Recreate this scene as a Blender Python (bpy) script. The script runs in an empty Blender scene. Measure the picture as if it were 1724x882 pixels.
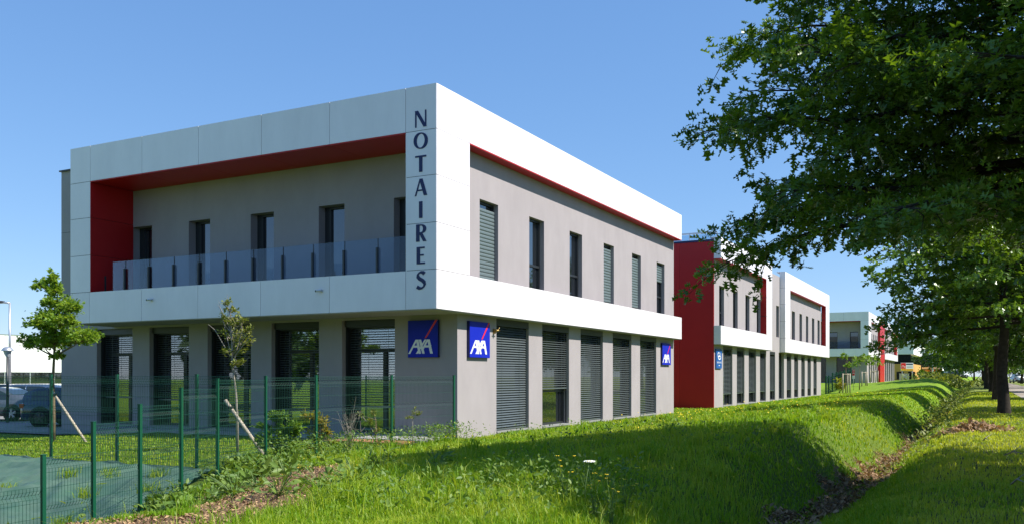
import bpy, math, random
import numpy as np
from mathutils import Vector, Matrix

# ------------------------------------------------------------------ scene, camera, light
SC = bpy.context.scene
COL = SC.collection
YAW = math.radians(27.75)
S_, C_ = math.sin(YAW), math.cos(YAW)
FPX, CX, HY, EYE = 1494.0, 862.0, 633.0, 1.6

cam_d = bpy.data.cameras.new('camera'); cam = bpy.data.objects.new('camera', cam_d); COL.objects.link(cam)
cam.location = (0, 0, EYE); cam.rotation_euler = (math.pi/2, 0, YAW)
cam_d.sensor_width = 36; cam_d.lens = 36*FPX/1724; cam_d.shift_y = 192/1724
cam_d.clip_start = .1; cam_d.clip_end = 6000
SC.camera = cam

SUN_EL, SUN_AZ = math.radians(48.8), math.radians(13)      # azimuth from +X towards +Y
W = bpy.data.worlds.new('World'); SC.world = W; W.use_nodes = True
wn = W.node_tree.nodes; wl = W.node_tree.links
sky = wn.new('ShaderNodeTexSky'); sky.sky_type = 'NISHITA'; sky.sun_disc = False
sky.sun_elevation = SUN_EL; sky.sun_rotation = math.pi/2 - SUN_AZ
sky.altitude = 0; sky.air_density = 1.0; sky.dust_density = 0.0; sky.ozone_density = 5.0
bg = wn['Background']; bg.inputs[1].default_value = .138
# the film's softer response to the bright horizon: one power curve per channel over the whole sky
sp = wn.new('ShaderNodeSeparateColor'); cb = wn.new('ShaderNodeCombineColor'); wl.new(sky.outputs[0], sp.inputs[0])
for i, (g_, k_) in enumerate(((.74, .51), (.63, .625), (.52, .83))):
    a_ = wn.new('ShaderNodeMath'); a_.operation = 'MULTIPLY'; a_.inputs[1].default_value = .204
    b_ = wn.new('ShaderNodeMath'); b_.operation = 'POWER'; b_.inputs[1].default_value = g_
    c_ = wn.new('ShaderNodeMath'); c_.operation = 'MULTIPLY'; c_.inputs[1].default_value = k_/.204
    wl.new(sp.outputs[i], a_.inputs[0]); wl.new(a_.outputs[0], b_.inputs[0]); wl.new(b_.outputs[0], c_.inputs[0]); wl.new(c_.outputs[0], cb.inputs[i])
wl.new(cb.outputs[0], bg.inputs[0])
sd = bpy.data.lights.new('sun', 'SUN'); sd.energy = 5.0; sd.angle = math.radians(.53); sd.color = (1, .955, .88)
so = bpy.data.objects.new('sun', sd); COL.objects.link(so)
sdir = Vector((math.cos(SUN_EL)*math.cos(SUN_AZ), math.cos(SUN_EL)*math.sin(SUN_AZ), math.sin(SUN_EL)))
so.rotation_euler = sdir.to_track_quat('Z', 'Y').to_euler(); so.location = (30, 10, 40)
SC.view_settings.view_transform = 'Standard'; SC.view_settings.look = 'None'
SC.view_settings.exposure = 0.63; SC.view_settings.gamma = 1
SC.render.engine = 'CYCLES'
SC.cycles.max_bounces = 8; SC.cycles.transparent_max_bounces = 16
SC.cycles.use_adaptive_sampling = True

rng = np.random.default_rng(7); random.seed(7)

# ------------------------------------------------------------------ measuring helpers (photo pixel -> plane in the world)
def ray(px): a = (px-CX)/FPX; return (-S_+C_*a, C_+S_*a)
def X_at(px, Y): d = ray(px); return d[0]/d[1]*Y
def Y_at(px, X): d = ray(px); return d[1]/d[0]*X
def dep(X, Y): return -S_*X + C_*Y
def z_at(py, X, Y): return EYE + (HY-py)/FPX*dep(X, Y)
def pt(px, depth): d = ray(px); return (d[0]*depth, d[1]*depth)

# ------------------------------------------------------------------ materials
MATS = {}
def mat(name, col, rough=.6, spec=.4, metal=0, noise=0, nscale=8, bump=0, bscale=60, tint=None, trans=0, tattr=None, coat=0, stretch=None, vary=0):
    m = bpy.data.materials.new(name); m.use_nodes = True; MATS[name] = m
    n = m.node_tree.nodes; l = m.node_tree.links; b = n['Principled BSDF']
    b.inputs['Base Color'].default_value = (*col, 1); b.inputs['Roughness'].default_value = rough
    b.inputs['Specular IOR Level'].default_value = spec; b.inputs['Metallic'].default_value = metal
    b.inputs['Coat Weight'].default_value = coat
    if tattr or noise:
        mix = n.new('ShaderNodeMix'); mix.data_type = 'RGBA'
        t = tint or tuple(c*(1-noise) for c in col)
        mix.inputs[6].default_value = (*col, 1); mix.inputs[7].default_value = (*t, 1)
        if tattr:
            at = n.new('ShaderNodeAttribute'); at.attribute_name = tattr; l.new(at.outputs['Fac'], mix.inputs[0])
        else:
            tc = n.new('ShaderNodeTexCoord'); nz = n.new('ShaderNodeTexNoise'); nz.inputs['Scale'].default_value = nscale
            nz.inputs['Detail'].default_value = 6; nz.inputs['Roughness'].default_value = .65
            if stretch:
                mp = n.new('ShaderNodeMapping'); mp.inputs['Scale'].default_value = (1, 1, stretch); l.new(tc.outputs['Object'], mp.inputs[0]); l.new(mp.outputs[0], nz.inputs['Vector'])
            else: l.new(tc.outputs['Object'], nz.inputs['Vector'])
            r = n.new('ShaderNodeMapRange'); r.inputs[1].default_value = .35; r.inputs[2].default_value = .68
            l.new(nz.outputs['Fac'], r.inputs[0]); l.new(r.outputs[0], mix.inputs[0])
        l.new(mix.outputs[2], b.inputs['Base Color'])
        csrc = mix.outputs[2]
    else: csrc = None
    if vary:                                                    # each panel a touch different in tone
        oi = n.new('ShaderNodeObjectInfo'); vr = n.new('ShaderNodeMapRange'); vr.inputs[3].default_value = 1-vary; vr.inputs[4].default_value = 1
        l.new(oi.outputs['Random'], vr.inputs[0]); vm = n.new('ShaderNodeMix'); vm.data_type = 'RGBA'; vm.blend_type = 'MULTIPLY'; vm.inputs[0].default_value = 1
        l.new(csrc, vm.inputs[6]); l.new(vr.outputs[0], vm.inputs[7]); l.new(vm.outputs[2], b.inputs['Base Color'])
    if bump:
        tc = n.new('ShaderNodeTexCoord'); nz = n.new('ShaderNodeTexNoise'); nz.inputs['Scale'].default_value = bscale
        nz.inputs['Detail'].default_value = 5
        l.new(tc.outputs['Object'], nz.inputs['Vector'])
        bp = n.new('ShaderNodeBump'); bp.inputs['Strength'].default_value = bump; bp.inputs['Distance'].default_value = .01
        l.new(nz.outputs['Fac'], bp.inputs['Height']); l.new(bp.outputs[0], b.inputs['Normal'])
    if trans:
        tr = n.new('ShaderNodeBsdfTranslucent'); mx = n.new('ShaderNodeMixShader'); mx.inputs[0].default_value = trans
        if csrc:
            br = n.new('ShaderNodeMix'); br.data_type = 'RGBA'; br.blend_type = 'MULTIPLY'; br.inputs[0].default_value = 1
            l.new(csrc, br.inputs[6]); br.inputs[7].default_value = (1.5, 1.35, .5, 1); l.new(br.outputs[2], tr.inputs[0])
        else: tr.inputs[0].default_value = (col[0]*1.5, col[1]*1.35, col[2]*.5, 1)
        l.new(b.outputs[0], mx.inputs[1]); l.new(tr.outputs[0], mx.inputs[2])
        l.new(mx.outputs[0], n['Material Output'].inputs[0])
    return m

mat('white_panel', (.89, .84, .865), .32, .5, noise=.08, nscale=1.6, stretch=.3, vary=.05)
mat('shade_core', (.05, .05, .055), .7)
mat('red_panel', (.50, .012, .014), .45, .35, noise=.1, nscale=.8, vary=.08)
mat('render', (.366, .330, .336), .85, .2, noise=.10, nscale=1.3, bump=.25, bscale=160, stretch=.5)
mat('soffit', (.36, .34, .32), .8, .2, noise=.06, nscale=2)
mat('frame', (.022, .025, .028), .4, .5)
mat('slat', (.13, .155, .16), .35, .5, metal=.35)
mat('shutter', (.15, .19, .195), .45, .5, metal=.2)
mat('silver', (.55, .56, .57), .35, .5, metal=.7)
mat('sill', (.28, .28, .275), .6, noise=.15, nscale=9)
mat('fence_green', (.004, .075, .036), .42, .45)
mat('wire_green', (.005, .045, .028), .6, .25)
mat('post_dark', (.03, .033, .038), .4, .5)
mat('steel', (.6, .61, .62), .4, .5, metal=.8)
mat('concrete', (.42, .41, .39), .85, .2, noise=.25, nscale=3, bump=.3, bscale=40)
mat('asphalt', (.30, .29, .28), .9, .2, noise=.25, nscale=2, bump=.4, bscale=60)
mat('path', (.36, .31, .26), .95, .15, noise=.2, nscale=2, bump=.3, bscale=30)
mat('bark', (.055, .045, .036), .9, .15, noise=.5, nscale=9, bump=.9, bscale=22)
mat('young_bark', (.21, .16, .10), .85, .2, noise=.45, nscale=14, bump=.5, bscale=40)
mat('grey_twig', (.34, .30, .25), .85, .2, noise=.3, nscale=20)
mat('stake', (.50, .43, .33), .8, .2, noise=.3, nscale=10, bump=.4, bscale=30)
mat('oak_leaf', (.036, .10, .015), .30, .5, tattr='tint', tint=(.17, .29, .024), trans=.32)
mat('maple_leaf', (.14, .26, .03), .45, .4, tattr='tint', tint=(.27, .38, .05), trans=.42)
mat('dull_leaf', (.15, .20, .035), .5, .4, tattr='tint', tint=(.28, .29, .07), trans=.35)
mat('gold_leaf', (.24, .30, .03), .5, .4, tattr='tint', tint=(.36, .24, .05), trans=.4)
mat('shrub_leaf', (.13, .25, .03), .5, .35, tattr='tint', tint=(.18, .29, .04), trans=.38)
mat('weed_leaf', (.09, .18, .026), .5, .35, tattr='tint', tint=(.22, .31, .06), trans=.32)
mat('far_leaf', (.030, .070, .018), .6, .3, tattr='tint', tint=(.06, .11, .025), trans=.2)
mat('grass_blade', (.175, .33, .010), .5, .35, tattr='tint', tint=(.42, .47, .045), trans=.42)
mat('chip', (.48, .31, .165), .85, .2, tattr='tint', tint=(.12, .065, .035))
mat('dry_leaf', (.46, .29, .16), .75, .2, tattr='tint', tint=(.10, .065, .04), trans=.1)
mat('yellow', (.80, .56, .02), .6, .3)
mat('white_petal', (.78, .78, .70), .7, .2)
mat('stem', (.10, .17, .04), .6, .3)
mat('sign_blue', (.004, .016, .40), .55, .25)
mat('sign_side', (.006, .012, .12), .35, .4)
mat('sign_white', (.80, .81, .82), .35, .4)
mat('sign_red', (.70, .02, .02), .35, .4)
mat('sign_yellow', (.80, .55, .02), .4, .4)
mat('letter_blue', (.004, .013, .085), .35, .4)
mat('notary_blue', (.012, .10, .36), .3, .5)
mat('brass', (.40, .27, .10), .35, .5, metal=.8)
mat('warehouse', (.80, .80, .79), .6, .3, noise=.04, nscale=.5)
mat('tyre', (.015, .015, .016), .8, .2)
mat('rim', (.45, .46, .47), .35, .5, metal=.7)
mat('rim_dark', (.08, .08, .085), .35, .5, metal=.6)
mat('plastic', (.02, .02, .022), .6, .3)
mat('paint_navy', (.012, .026, .065), .25, .5, coat=1, metal=.3)
mat('paint_grey', (.10, .12, .145), .28, .5, coat=1, metal=.4)
mat('paint_blue', (.10, .16, .26), .28, .5, coat=1, metal=.4)
mat('paint_dark', (.02, .025, .035), .25, .5, coat=1, metal=.3)
mat('paint_white', (.75, .76, .77), .3, .5, coat=1)
mat('lamp_red', (.5, .01, .01), .2, .6)
mat('lamp_clear', (.6, .6, .6), .15, .6)
mat('car_glass', (.02, .03, .035), .04, .9)
mat('orange_render', (.62, .34, .10), .8, .2, noise=.1, nscale=2)
mat('mulch_red', (.46, .24, .11), .9, .2, noise=.4, nscale=25)
mat('wood', (.36, .27, .17), .8, .2, noise=.3, nscale=8)
mat('lamp_glass', (.55, .58, .60), .2, .5)

def glass_mat(name, tint, refl_ior=1.6, density=.25):
    m = bpy.data.materials.new(name); m.use_nodes = True; MATS[name] = m
    n = m.node_tree.nodes; l = m.node_tree.links; n.remove(n['Principled BSDF'])
    t = n.new('ShaderNodeBsdfTransparent'); t.inputs[0].default_value = (*tint, 1)
    g = n.new('ShaderNodeBsdfGlossy'); g.inputs['Roughness'].default_value = .02; g.inputs[0].default_value = (.9, .95, 1, 1)
    f = n.new('ShaderNodeFresnel'); f.inputs[0].default_value = refl_ior
    mr = n.new('ShaderNodeMapRange'); mr.inputs[3].default_value = density; mr.inputs[4].default_value = 1
    mx = n.new('ShaderNodeMixShader'); l.new(f.outputs[0], mr.inputs[0]); l.new(mr.outputs[0], mx.inputs[0])
    l.new(t.outputs[0], mx.inputs[1]); l.new(g.outputs[0], mx.inputs[2]); l.new(mx.outputs[0], n['Material Output'].inputs[0])
glass_mat('balustrade_glass', (.70, .79, .87), 1.22, .022)
glass_mat('clear_pane', (.62, .68, .68), 1.5, .22)
def pane_mat():
    m = bpy.data.materials.new('pane'); m.use_nodes = True; MATS['pane'] = m
    n = m.node_tree.nodes; l = m.node_tree.links; b = n['Principled BSDF']; b.inputs['Base Color'].default_value = (.008, .010, .012, 1); b.inputs['Roughness'].default_value = .1
    g = n.new('ShaderNodeBsdfGlossy'); g.inputs['Roughness'].default_value = .015; g.inputs[0].default_value = (.9, .95, 1, 1)
    f = n.new('ShaderNodeFresnel'); f.inputs[0].default_value = 1.5; mr = n.new('ShaderNodeMapRange'); mr.inputs[3].default_value = .06; mr.inputs[4].default_value = 1
    mx = n.new('ShaderNodeMixShader'); l.new(f.outputs[0], mr.inputs[0]); l.new(mr.outputs[0], mx.inputs[0])
    l.new(b.outputs[0], mx.inputs[1]); l.new(g.outputs[0], mx.inputs[2]); l.new(mx.outputs[0], n['Material Output'].inputs[0])
pane_mat()
glass_mat('roof_glass', (.70, .80, .88), 1.5, .15)

def tarp_mat():
    m = mat('tarp', (.050, .112, .076), .55, .3, noise=.3, nscale=1.7, tint=(.095, .150, .112), bump=.5, bscale=9)
    return m
tarp_mat()

def ground_mat():
    m = bpy.data.materials.new('ground'); m.use_nodes = True; MATS['ground'] = m
    n = m.node_tree.nodes; l = m.node_tree.links; b = n['Principled BSDF']
    b.inputs['Roughness'].default_value = .95; b.inputs['Specular IOR Level'].default_value = .15
    tc = n.new('ShaderNodeTexCoord')
    def noise(s, d=6):
        z = n.new('ShaderNodeTexNoise'); z.inputs['Scale'].default_value = s; z.inputs['Detail'].default_value = d
        z.inputs['Roughness'].default_value = .7; l.new(tc.outputs['Object'], z.inputs['Vector']); return z.outputs['Fac']
    def ramp(src, stops):
        r = n.new('ShaderNodeValToRGB'); e = r.color_ramp.elements
        while len(e) < len(stops): e.new(.5)
        for k, (p, c) in zip(e, stops): k.position = p; k.color = (*c, 1)
        l.new(src, r.inputs[0]); return r.outputs[0]
    def mix(f, a, c):
        x = n.new('ShaderNodeMix'); x.data_type = 'RGBA'; l.new(f, x.inputs[0]); l.new(a, x.inputs[6]); l.new(c, x.inputs[7]); return x.outputs[2]
    fine = noise(14); broad = noise(.35, 4)
    g1 = ramp(fine, [(.3, (.08, .17, .008)), (.5, (.16, .28, .012)), (.72, (.27, .36, .025))])
    g2 = ramp(fine, [(.3, (.11, .15, .03)), (.5, (.20, .23, .06)), (.72, (.32, .31, .11))])
    at = n.new('ShaderNodeAttribute'); at.attribute_name = 'dry'
    ad = n.new('ShaderNodeMath'); ad.operation = 'MULTIPLY_ADD'; l.new(broad, ad.inputs[0]); ad.inputs[1].default_value = .9; 
    sb = n.new('ShaderNodeMath'); sb.operation = 'SUBTRACT'; l.new(at.outputs['Fac'], sb.inputs[0]); sb.inputs[1].default_value = .33
    l.new(sb.outputs[0], ad.inputs[2]); ad.use_clamp = True
    g = mix(ad.outputs[0], g1, g2)
    th = ramp(noise(30), [(.3, (.022, .030, .008)), (.5, (.05, .065, .016)), (.75, (.11, .10, .035))])
    a0 = n.new('ShaderNodeAttribute'); a0.attribute_name = 'thatch_shade'; g = mix(a0.outputs['Fac'], g, th)  # thatch colour, darkened to put shade between the blades; fades with distance
    chip = ramp(noise(38), [(.3, (.06, .038, .022)), (.5, (.17, .11, .065)), (.7, (.34, .23, .14))])
    lit = ramp(noise(22), [(.3, (.035, .022, .014)), (.5, (.13, .08, .045)), (.7, (.30, .19, .11))])
    a1 = n.new('ShaderNodeAttribute'); a1.attribute_name = 'chips'
    a2 = n.new('ShaderNodeAttribute'); a2.attribute_name = 'litter'
    g = mix(a1.outputs['Fac'], g, chip); g = mix(a2.outputs['Fac'], g, lit)
    l.new(g, b.inputs['Base Color'])
    bp = n.new('ShaderNodeBump'); bp.inputs['Strength'].default_value = .8; bp.inputs['Distance'].default_value = .05
    l.new(fine, bp.inputs['Height']); l.new(bp.outputs[0], b.inputs['Normal'])
ground_mat()

# ------------------------------------------------------------------ object helpers
class MB:
    """collects faces of several shapes for ONE mesh object"""
    def __init__(s): s.v = []; s.f = []; s.m = []; s.sm = []
    def add(s, vs, fs, m=0, smooth=False):
        o = len(s.v); s.v += [tuple(v) for v in vs]
        for f in fs: s.f.append(tuple(i+o for i in f)); s.m.append(m); s.sm.append(smooth)
        return s
    def box(s, x0, x1, y0, y1, z0, z1, m=0):
        if x0 > x1: x0, x1 = x1, x0
        if y0 > y1: y0, y1 = y1, y0
        return s.add([(x0,y0,z0),(x1,y0,z0),(x1,y1,z0),(x0,y1,z0),(x0,y0,z1),(x1,y0,z1),(x1,y1,z1),(x0,y1,z1)],
              [(0,3,2,1),(4,5,6,7),(0,1,5,4),(1,2,6,5),(2,3,7,6),(3,0,4,7)], m)
    def tube(s, pts, rad, n=6, m=0, cap=True):
        pts = [Vector(p) for p in pts]; k = len(pts)
        if not hasattr(rad, '__len__'): rad = [rad]*k
        vs = []; fs = []; u = None
        for i, p in enumerate(pts):
            d = (pts[min(i+1, k-1)]-pts[max(i-1, 0)]).normalized()
            if u is None: u = d.orthogonal().normalized()
            else:
                u = (u - d*u.dot(d)); u = u.normalized() if u.length > 1e-6 else d.orthogonal().normalized()
            w = d.cross(u)
            for j in range(n):
                a = 2*math.pi*j/n; vs.append(p+(u*math.cos(a)+w*math.sin(a))*rad[i])
        for i in range(k-1):
            for j in range(n):
                a = i*n+j; b = i*n+(j+1) % n; fs.append((a, b, b+n, a+n))
        if cap: fs.append(tuple(range(n-1, -1, -1))); fs.append(tuple(range((k-1)*n, k*n)))
        return s.add(vs, fs, m, n > 4)
    def lathe(s, prof, n=16, m=0, c=(0, 0, 0)):
        vs = []; fs = []
        for r, z in prof:
            for j in range(n):
                a = 2*math.pi*j/n; vs.append((c[0]+r*math.cos(a), c[1]+r*math.sin(a), c[2]+z))
        for i in range(len(prof)-1):
            for j in range(n):
                a = i*n+j; b = i*n+(j+1) % n; fs.append((a, b, b+n, a+n))
        return s.add(vs, fs, m, True)
    def prism(s, poly, fn, t0, t1, m=0):
        """poly in 2-D, fn(u, v, t) -> 3-D"""
        k = len(poly); vs = [fn(u, v, t0) for u, v in poly]+[fn(u, v, t1) for u, v in poly]
        fs = [tuple(range(k-1, -1, -1)), tuple(range(k, 2*k))]+[(i, (i+1) % k, (i+1) % k+k, i+k) for i in range(k)]
        return s.add(vs, fs, m)
    def mesh(s, name, mats):
        me = bpy.data.meshes.new(name); me.from_pydata(s.v, [], s.f); 
        for q in (mats if isinstance(mats, (list, tuple)) else [mats]): me.materials.append(MATS[q])
        me.polygons.foreach_set('material_index', s.m); me.polygons.foreach_set('use_smooth', s.sm)
        me.update(); return me
    def build(s, name, mats, parent=None, **k): return link(name, s.mesh(name, mats), parent, **k)

def link(name, me, parent=None, loc=None, rot=None, **props):
    o = bpy.data.objects.new(name, me); COL.objects.link(o)
    if parent is not None: o.parent = parent
    if loc is not None: o.location = loc
    if rot is not None: o.rotation_euler = rot
    for k, v in props.items(): o[k] = v
    return o
def thing(name, label, cat, loc=(0, 0, 0), rz=0, group=None):
    o = bpy.data.objects.new(name, None); COL.objects.link(o); o.location = loc; o.rotation_euler = (0, 0, rz)
    o.empty_display_size = .2
    o['label'] = label; o['category'] = cat
    if group: o['group'] = group
    return o
def copy_tree(o, parent=None):
    c = o.copy(); COL.objects.link(c)
    if parent is not None: c.parent = parent
    for ch in list(o.children): copy_tree(ch, c)
    return c
def np_mesh(name, V, F, mats, attrs=None, smooth=False, mi=None):
    me = bpy.data.meshes.new(name); V = np.asarray(V, np.float32); F = np.asarray(F, np.int32); nf, k = F.shape
    me.vertices.add(len(V)); me.vertices.foreach_set('co', V.ravel())
    me.loops.add(nf*k); me.loops.foreach_set('vertex_index', F.ravel())
    me.polygons.add(nf); me.polygons.foreach_set('loop_start', np.arange(0, nf*k, k, dtype=np.int32))
    me.polygons.foreach_set('loop_total', np.full(nf, k, np.int32))
    if smooth: me.polygons.foreach_set('use_smooth', np.ones(nf, bool))
    for q in (mats if isinstance(mats, (list, tuple)) else [mats]): me.materials.append(MATS[q])
    if mi is not None: me.polygons.foreach_set('material_index', mi)
    for an, arr in (attrs or {}).items():
        a = me.attributes.new(an, 'FLOAT', 'POINT'); a.data.foreach_set('value', np.asarray(arr, np.float32))
    me.update(calc_edges=True); me.validate(); return me

def sm(x): x = np.clip(x, 0, 1); return x*x*(3-2*x)
def vnoise(x, y, f, seed=0):
    """cheap smooth value noise"""
    x = np.asarray(x)*f; y = np.asarray(y)*f; xi = np.floor(x); yi = np.floor(y); fx = sm(x-xi); fy = sm(y-yi)
    def h(a, b): 
        q = np.sin(a*127.1+b*311.7+seed*74.7)*43758.5453; return q-np.floor(q)
    return (h(xi, yi)*(1-fx)+h(xi+1, yi)*fx)*(1-fy)+(h(xi, yi+1)*(1-fx)+h(xi+1, yi+1)*fx)*fy

# ------------------------------------------------------------------ terrain
POSTS = [(-12.1, 19.75, 1.62), (-12.33, 17.3, 1.62), (-12.38, 14.65, 1.62), (-12.33, 13.1, 1.6), (-11.85, 11.4, 1.555), (-11.35, 10.15, 1.41),
         (-11.0, 9.07, 1.18), (-10.75, 8.1, .97), (-10.6, 7.26, .59), (-10.5, 6.35, .22)]
_py = np.array([p[1] for p in POSTS][::-1]); _px = np.array([p[0] for p in POSTS][::-1])
def Xf(Y): return np.interp(Y, _py, _px)
def gz(Y): return np.interp(Y, [2, 6.35, 7.26, 8.1, 9.07, 10.15, 11.4, 12.0, 13.1, 14.5], [-1.75, -1.52, -1.2, -.84, -.62, -.39, -.21, -.16, -.09, -.06])
_ax = [-60, -26, -22, -12.3, -10.2, -7, -4, -3.3, -2.75, -2.15, -1.65, -1.0, -.4, .2, 60]
_A = [-.32, -.32, -.08, -.08, -.02, 0, 0, 0, 0, 0, 0, .17, .27, .28, .28]
_B = [0, 0, 0, 0, .10, .58, 1, .98, .62, 0, 0, 0, 0, 0, 0]
_D = [0, 0, 0, 0, 0, 0, 0, 0, .28, 1, 1, .22, 0, 0, 0]
def ground_z(X, Y):
    X = np.asarray(X, float); Y = np.asarray(Y, float)
    c = .34+.28*sm((Y-8)/9); bot = np.interp(Y, [-5, 8, 12, 20, 60, 90, 110], [.1, -.12, -.28, -.56, -.52, -.25, .1])
    def prof(x): return np.interp(x, _ax, _A)+c*np.interp(x, _ax, _B)+bot*np.interp(x, _ax, _D)
    z = (prof(X-.22)+prof(X)*2+prof(X+.22))/4
    u = sm((X-(Xf(Y)-.15))/3.2)
    zb = gz(Y)*(1-u)+z*u
    w = sm((14.5-Y)/2.0); 
    z = z*(1-w)+zb*w
    z = z+.85*sm((Y-82)/20)*(.15+.85*sm((-1.2-X)/4))
    z = z+(vnoise(X, Y, .7, 1)-.5)*.07*sm((X+14)/2)*(1-sm((X+3.2)/1.5)*.5)+(vnoise(X, Y, 2.1, 2)-.5)*.03
    return z
def gzs(x, y): return float(ground_z(np.array([x]), np.array([y]))[0])
def chips(X, Y):
    u = X-Xf(Y); n = vnoise(X, Y, 1.1, 5)*.6+vnoise(X, Y, 3.1, 6)*.4
    m = sm((u-.1)/.4)*(1-sm((u-2.7-(10.5-Y)*.3)/.9))*sm((13.2-Y)/1.0)*sm((Y-3)/2)
    return m*sm((n-.19)/.10)
def litter(X, Y):
    n = vnoise(X, Y, 1.7, 8)
    w = np.interp(Y, [5, 12, 16, 23, 26, 31, 36, 42, 60], [.42, .42, .5, .46, .18, .36, .34, .12, .1])
    return sm((w-np.abs(X+1.9)+(n-.5)*.45)/.22)*sm((60-Y)/10)*(.5+.5*sm((n-.3)/.2))
def dry(X, Y): return sm((X+1.4)/1.2)*(.5+.5*vnoise(X, Y, .5, 71))
def axis(*segs):
    out = []
    for a, b, st in segs: out += list(np.arange(a, b, st))
    return np.array(out+[segs[-1][1]])
gx = axis((-3000, -400, 400), (-400, -60, 40), (-60, -30, 3), (-30, -14, .5), (-14, 3, .16), (3, 12, .5), (12, 60, 6), (60, 400, 40), (400, 3000, 400))
gy = axis((-600, -60, 90), (-60, -4, 7), (-4, 4, .8), (4, 30, .2), (30, 60, .5), (60, 130, 1.5), (130, 400, 15), (400, 4000, 450))
GX, GY = np.meshgrid(gx, gy); GZ = ground_z(GX, GY)
nx, ny = len(gx), len(gy)
idx = np.arange(nx*ny).reshape(ny, nx)
F = np.stack([idx[:-1, :-1], idx[:-1, 1:], idx[1:, 1:], idx[1:, :-1]], -1).reshape(-1, 4)
me = np_mesh('ground', np.stack([GX, GY, GZ], -1).reshape(-1, 3), F, 'ground',
             dict(chips=chips(GX, GY).ravel(), litter=litter(GX, GY).ravel(), dry=dry(GX, GY).ravel(), thatch_shade=(.62*(1-sm((np.hypot(GX, GY)-22)/45))).ravel()), smooth=True)
link('ground', me, kind='structure')

def sheet(name, x0, x1, y0, y1, m, dz, nx=2, ny=20, z=None, **k):
    xs = np.linspace(x0, x1, nx); ys = np.linspace(y0, y1, ny); A, B = np.meshgrid(xs, ys)
    Z = ground_z(A, B)+dz if z is None else np.full(A.shape, z)
    i = np.arange(nx*ny).reshape(ny, nx); F = np.stack([i[:-1, :-1], i[:-1, 1:], i[1:, 1:], i[1:, :-1]], -1).reshape(-1, 4)
    return link(name, np_mesh(name, np.stack([A, B, Z], -1).reshape(-1, 3), F, m), **k)
sheet('path', 2.3, 4.7, 2, 330, 'path', .03, 8, 300, kind='structure')
sheet('parking_ground', -60, -25.2, 18.4, 60, 'asphalt', .05, 30, 80, kind='structure')
mb = MB(); mb.box(-24.8, -12.4, 18.7, 20.2, -.3, -.015)
mb.build('paved_strip', 'concrete', kind='structure')
mb = MB(); mb.box(-15.6, -12.6, 17.9, 18.66, -.3, -.03); mb.build('mulch_strip', 'mulch_red', kind='structure')
# ------------------------------------------------------------------ buildings
# A wall plane: kind 'X' runs along Y at constant X and faces +X; kind 'Y' runs along X at constant Y and faces -Y
def fbox(mb, kind, at, d0, d1, s0, s1, z0, z1, m=0):
    """box on a facade: d = depth behind (+) the plane, s = coordinate along it"""
    if kind == 'X': mb.box(at-d1, at-d0, s0, s1, z0, z1, m)
    else: mb.box(s0, s1, at+d0, at+d1, z0, z1, m)
def wall_with(mb, kind, at, th, s0, s1, z0, z1, ops, m=0):
    """ops: list of (a, b, zb, zt), sorted; solid strips round the openings"""
    cur = s0
    for a, b, zb, zt in sorted(ops):
        if a > cur: fbox(mb, kind, at, 0, th, cur, a, z0, z1, m)
        if zb > z0: fbox(mb, kind, at, 0, th, a, b, z0, zb, m)
        if zt < z1: fbox(mb, kind, at, 0, th, a, b, zt, z1, m)
        cur = b
    if cur < s1: fbox(mb, kind, at, 0, th, cur, s1, z0, z1, m)
def panels(parent, kind, at, splits, z0, z1, gap=.014, th=.02, name='cladding_panel', m='white_panel'):
    for a, b in zip(splits[:-1], splits[1:]):
        mb = MB(); fbox(mb, kind, at, 0, th, a+gap/2, b-gap/2, z0+gap/2, z1-gap/2); mb.build(name, m, parent)

SLAT_BUDGET = [300]
SLAT_MESH = {}
def slat_mesh(kind, length, depth, tilt):
    key = (kind, round(length, 3), depth, tilt)
    if key not in SLAT_MESH:
        mb = MB(); c, s = math.cos(tilt), math.sin(tilt); h = depth/2
        # shallow curved lamella
        pr = [(-h*c, -h*s), (0, .10*depth), (h*c, h*s), (h*c, h*s+.004), (0, .10*depth+.004), (-h*c, -h*s+.004)]
        if kind == 'X': fn = lambda u, v, t: (u, t, v)
        else: fn = lambda u, v, t: (t, -u, v)
        mb.prism(pr, fn, -length/2, length/2)
        SLAT_MESH[key] = mb
    return SLAT_MESH[key]
_slat_data = {}
def blind(win, rest, kind, at, dmid, a, b, zb, zt, pitch=.072, depth=.08, tilt=.35, m='slat'):
    proto = slat_mesh(kind, b-a, depth, tilt); n = int((zt-zb)/pitch); mid = (a+b)/2
    for i in range(n):
        z = zt-(i+.5)*pitch
        loc = (at-dmid, mid, z) if kind == 'X' else (mid, at+dmid, z)
        if SLAT_BUDGET[0] > 0:
            k = (id(proto), m)
            if k not in _slat_data: _slat_data[k] = proto.mesh('slat', m)
            link('slat', _slat_data[k], win, loc); SLAT_BUDGET[0] -= 1
        else: rest.add([(v[0]+loc[0], v[1]+loc[1], v[2]+loc[2]) for v in proto.v], proto.f)
    mb = MB()                                                    # bottom rail and ladder cords
    fbox(mb, kind, at, dmid-.03, dmid+.03, a, b, zb-.03, zb+.012)
    for q in (.22, .78):
        s = a+(b-a)*q; fbox(mb, kind, at, dmid-depth/2-.004, dmid-depth/2-.001, s-.004, s+.004, zb, zt)
    mb.build('bottom_rail', m, win)

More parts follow.
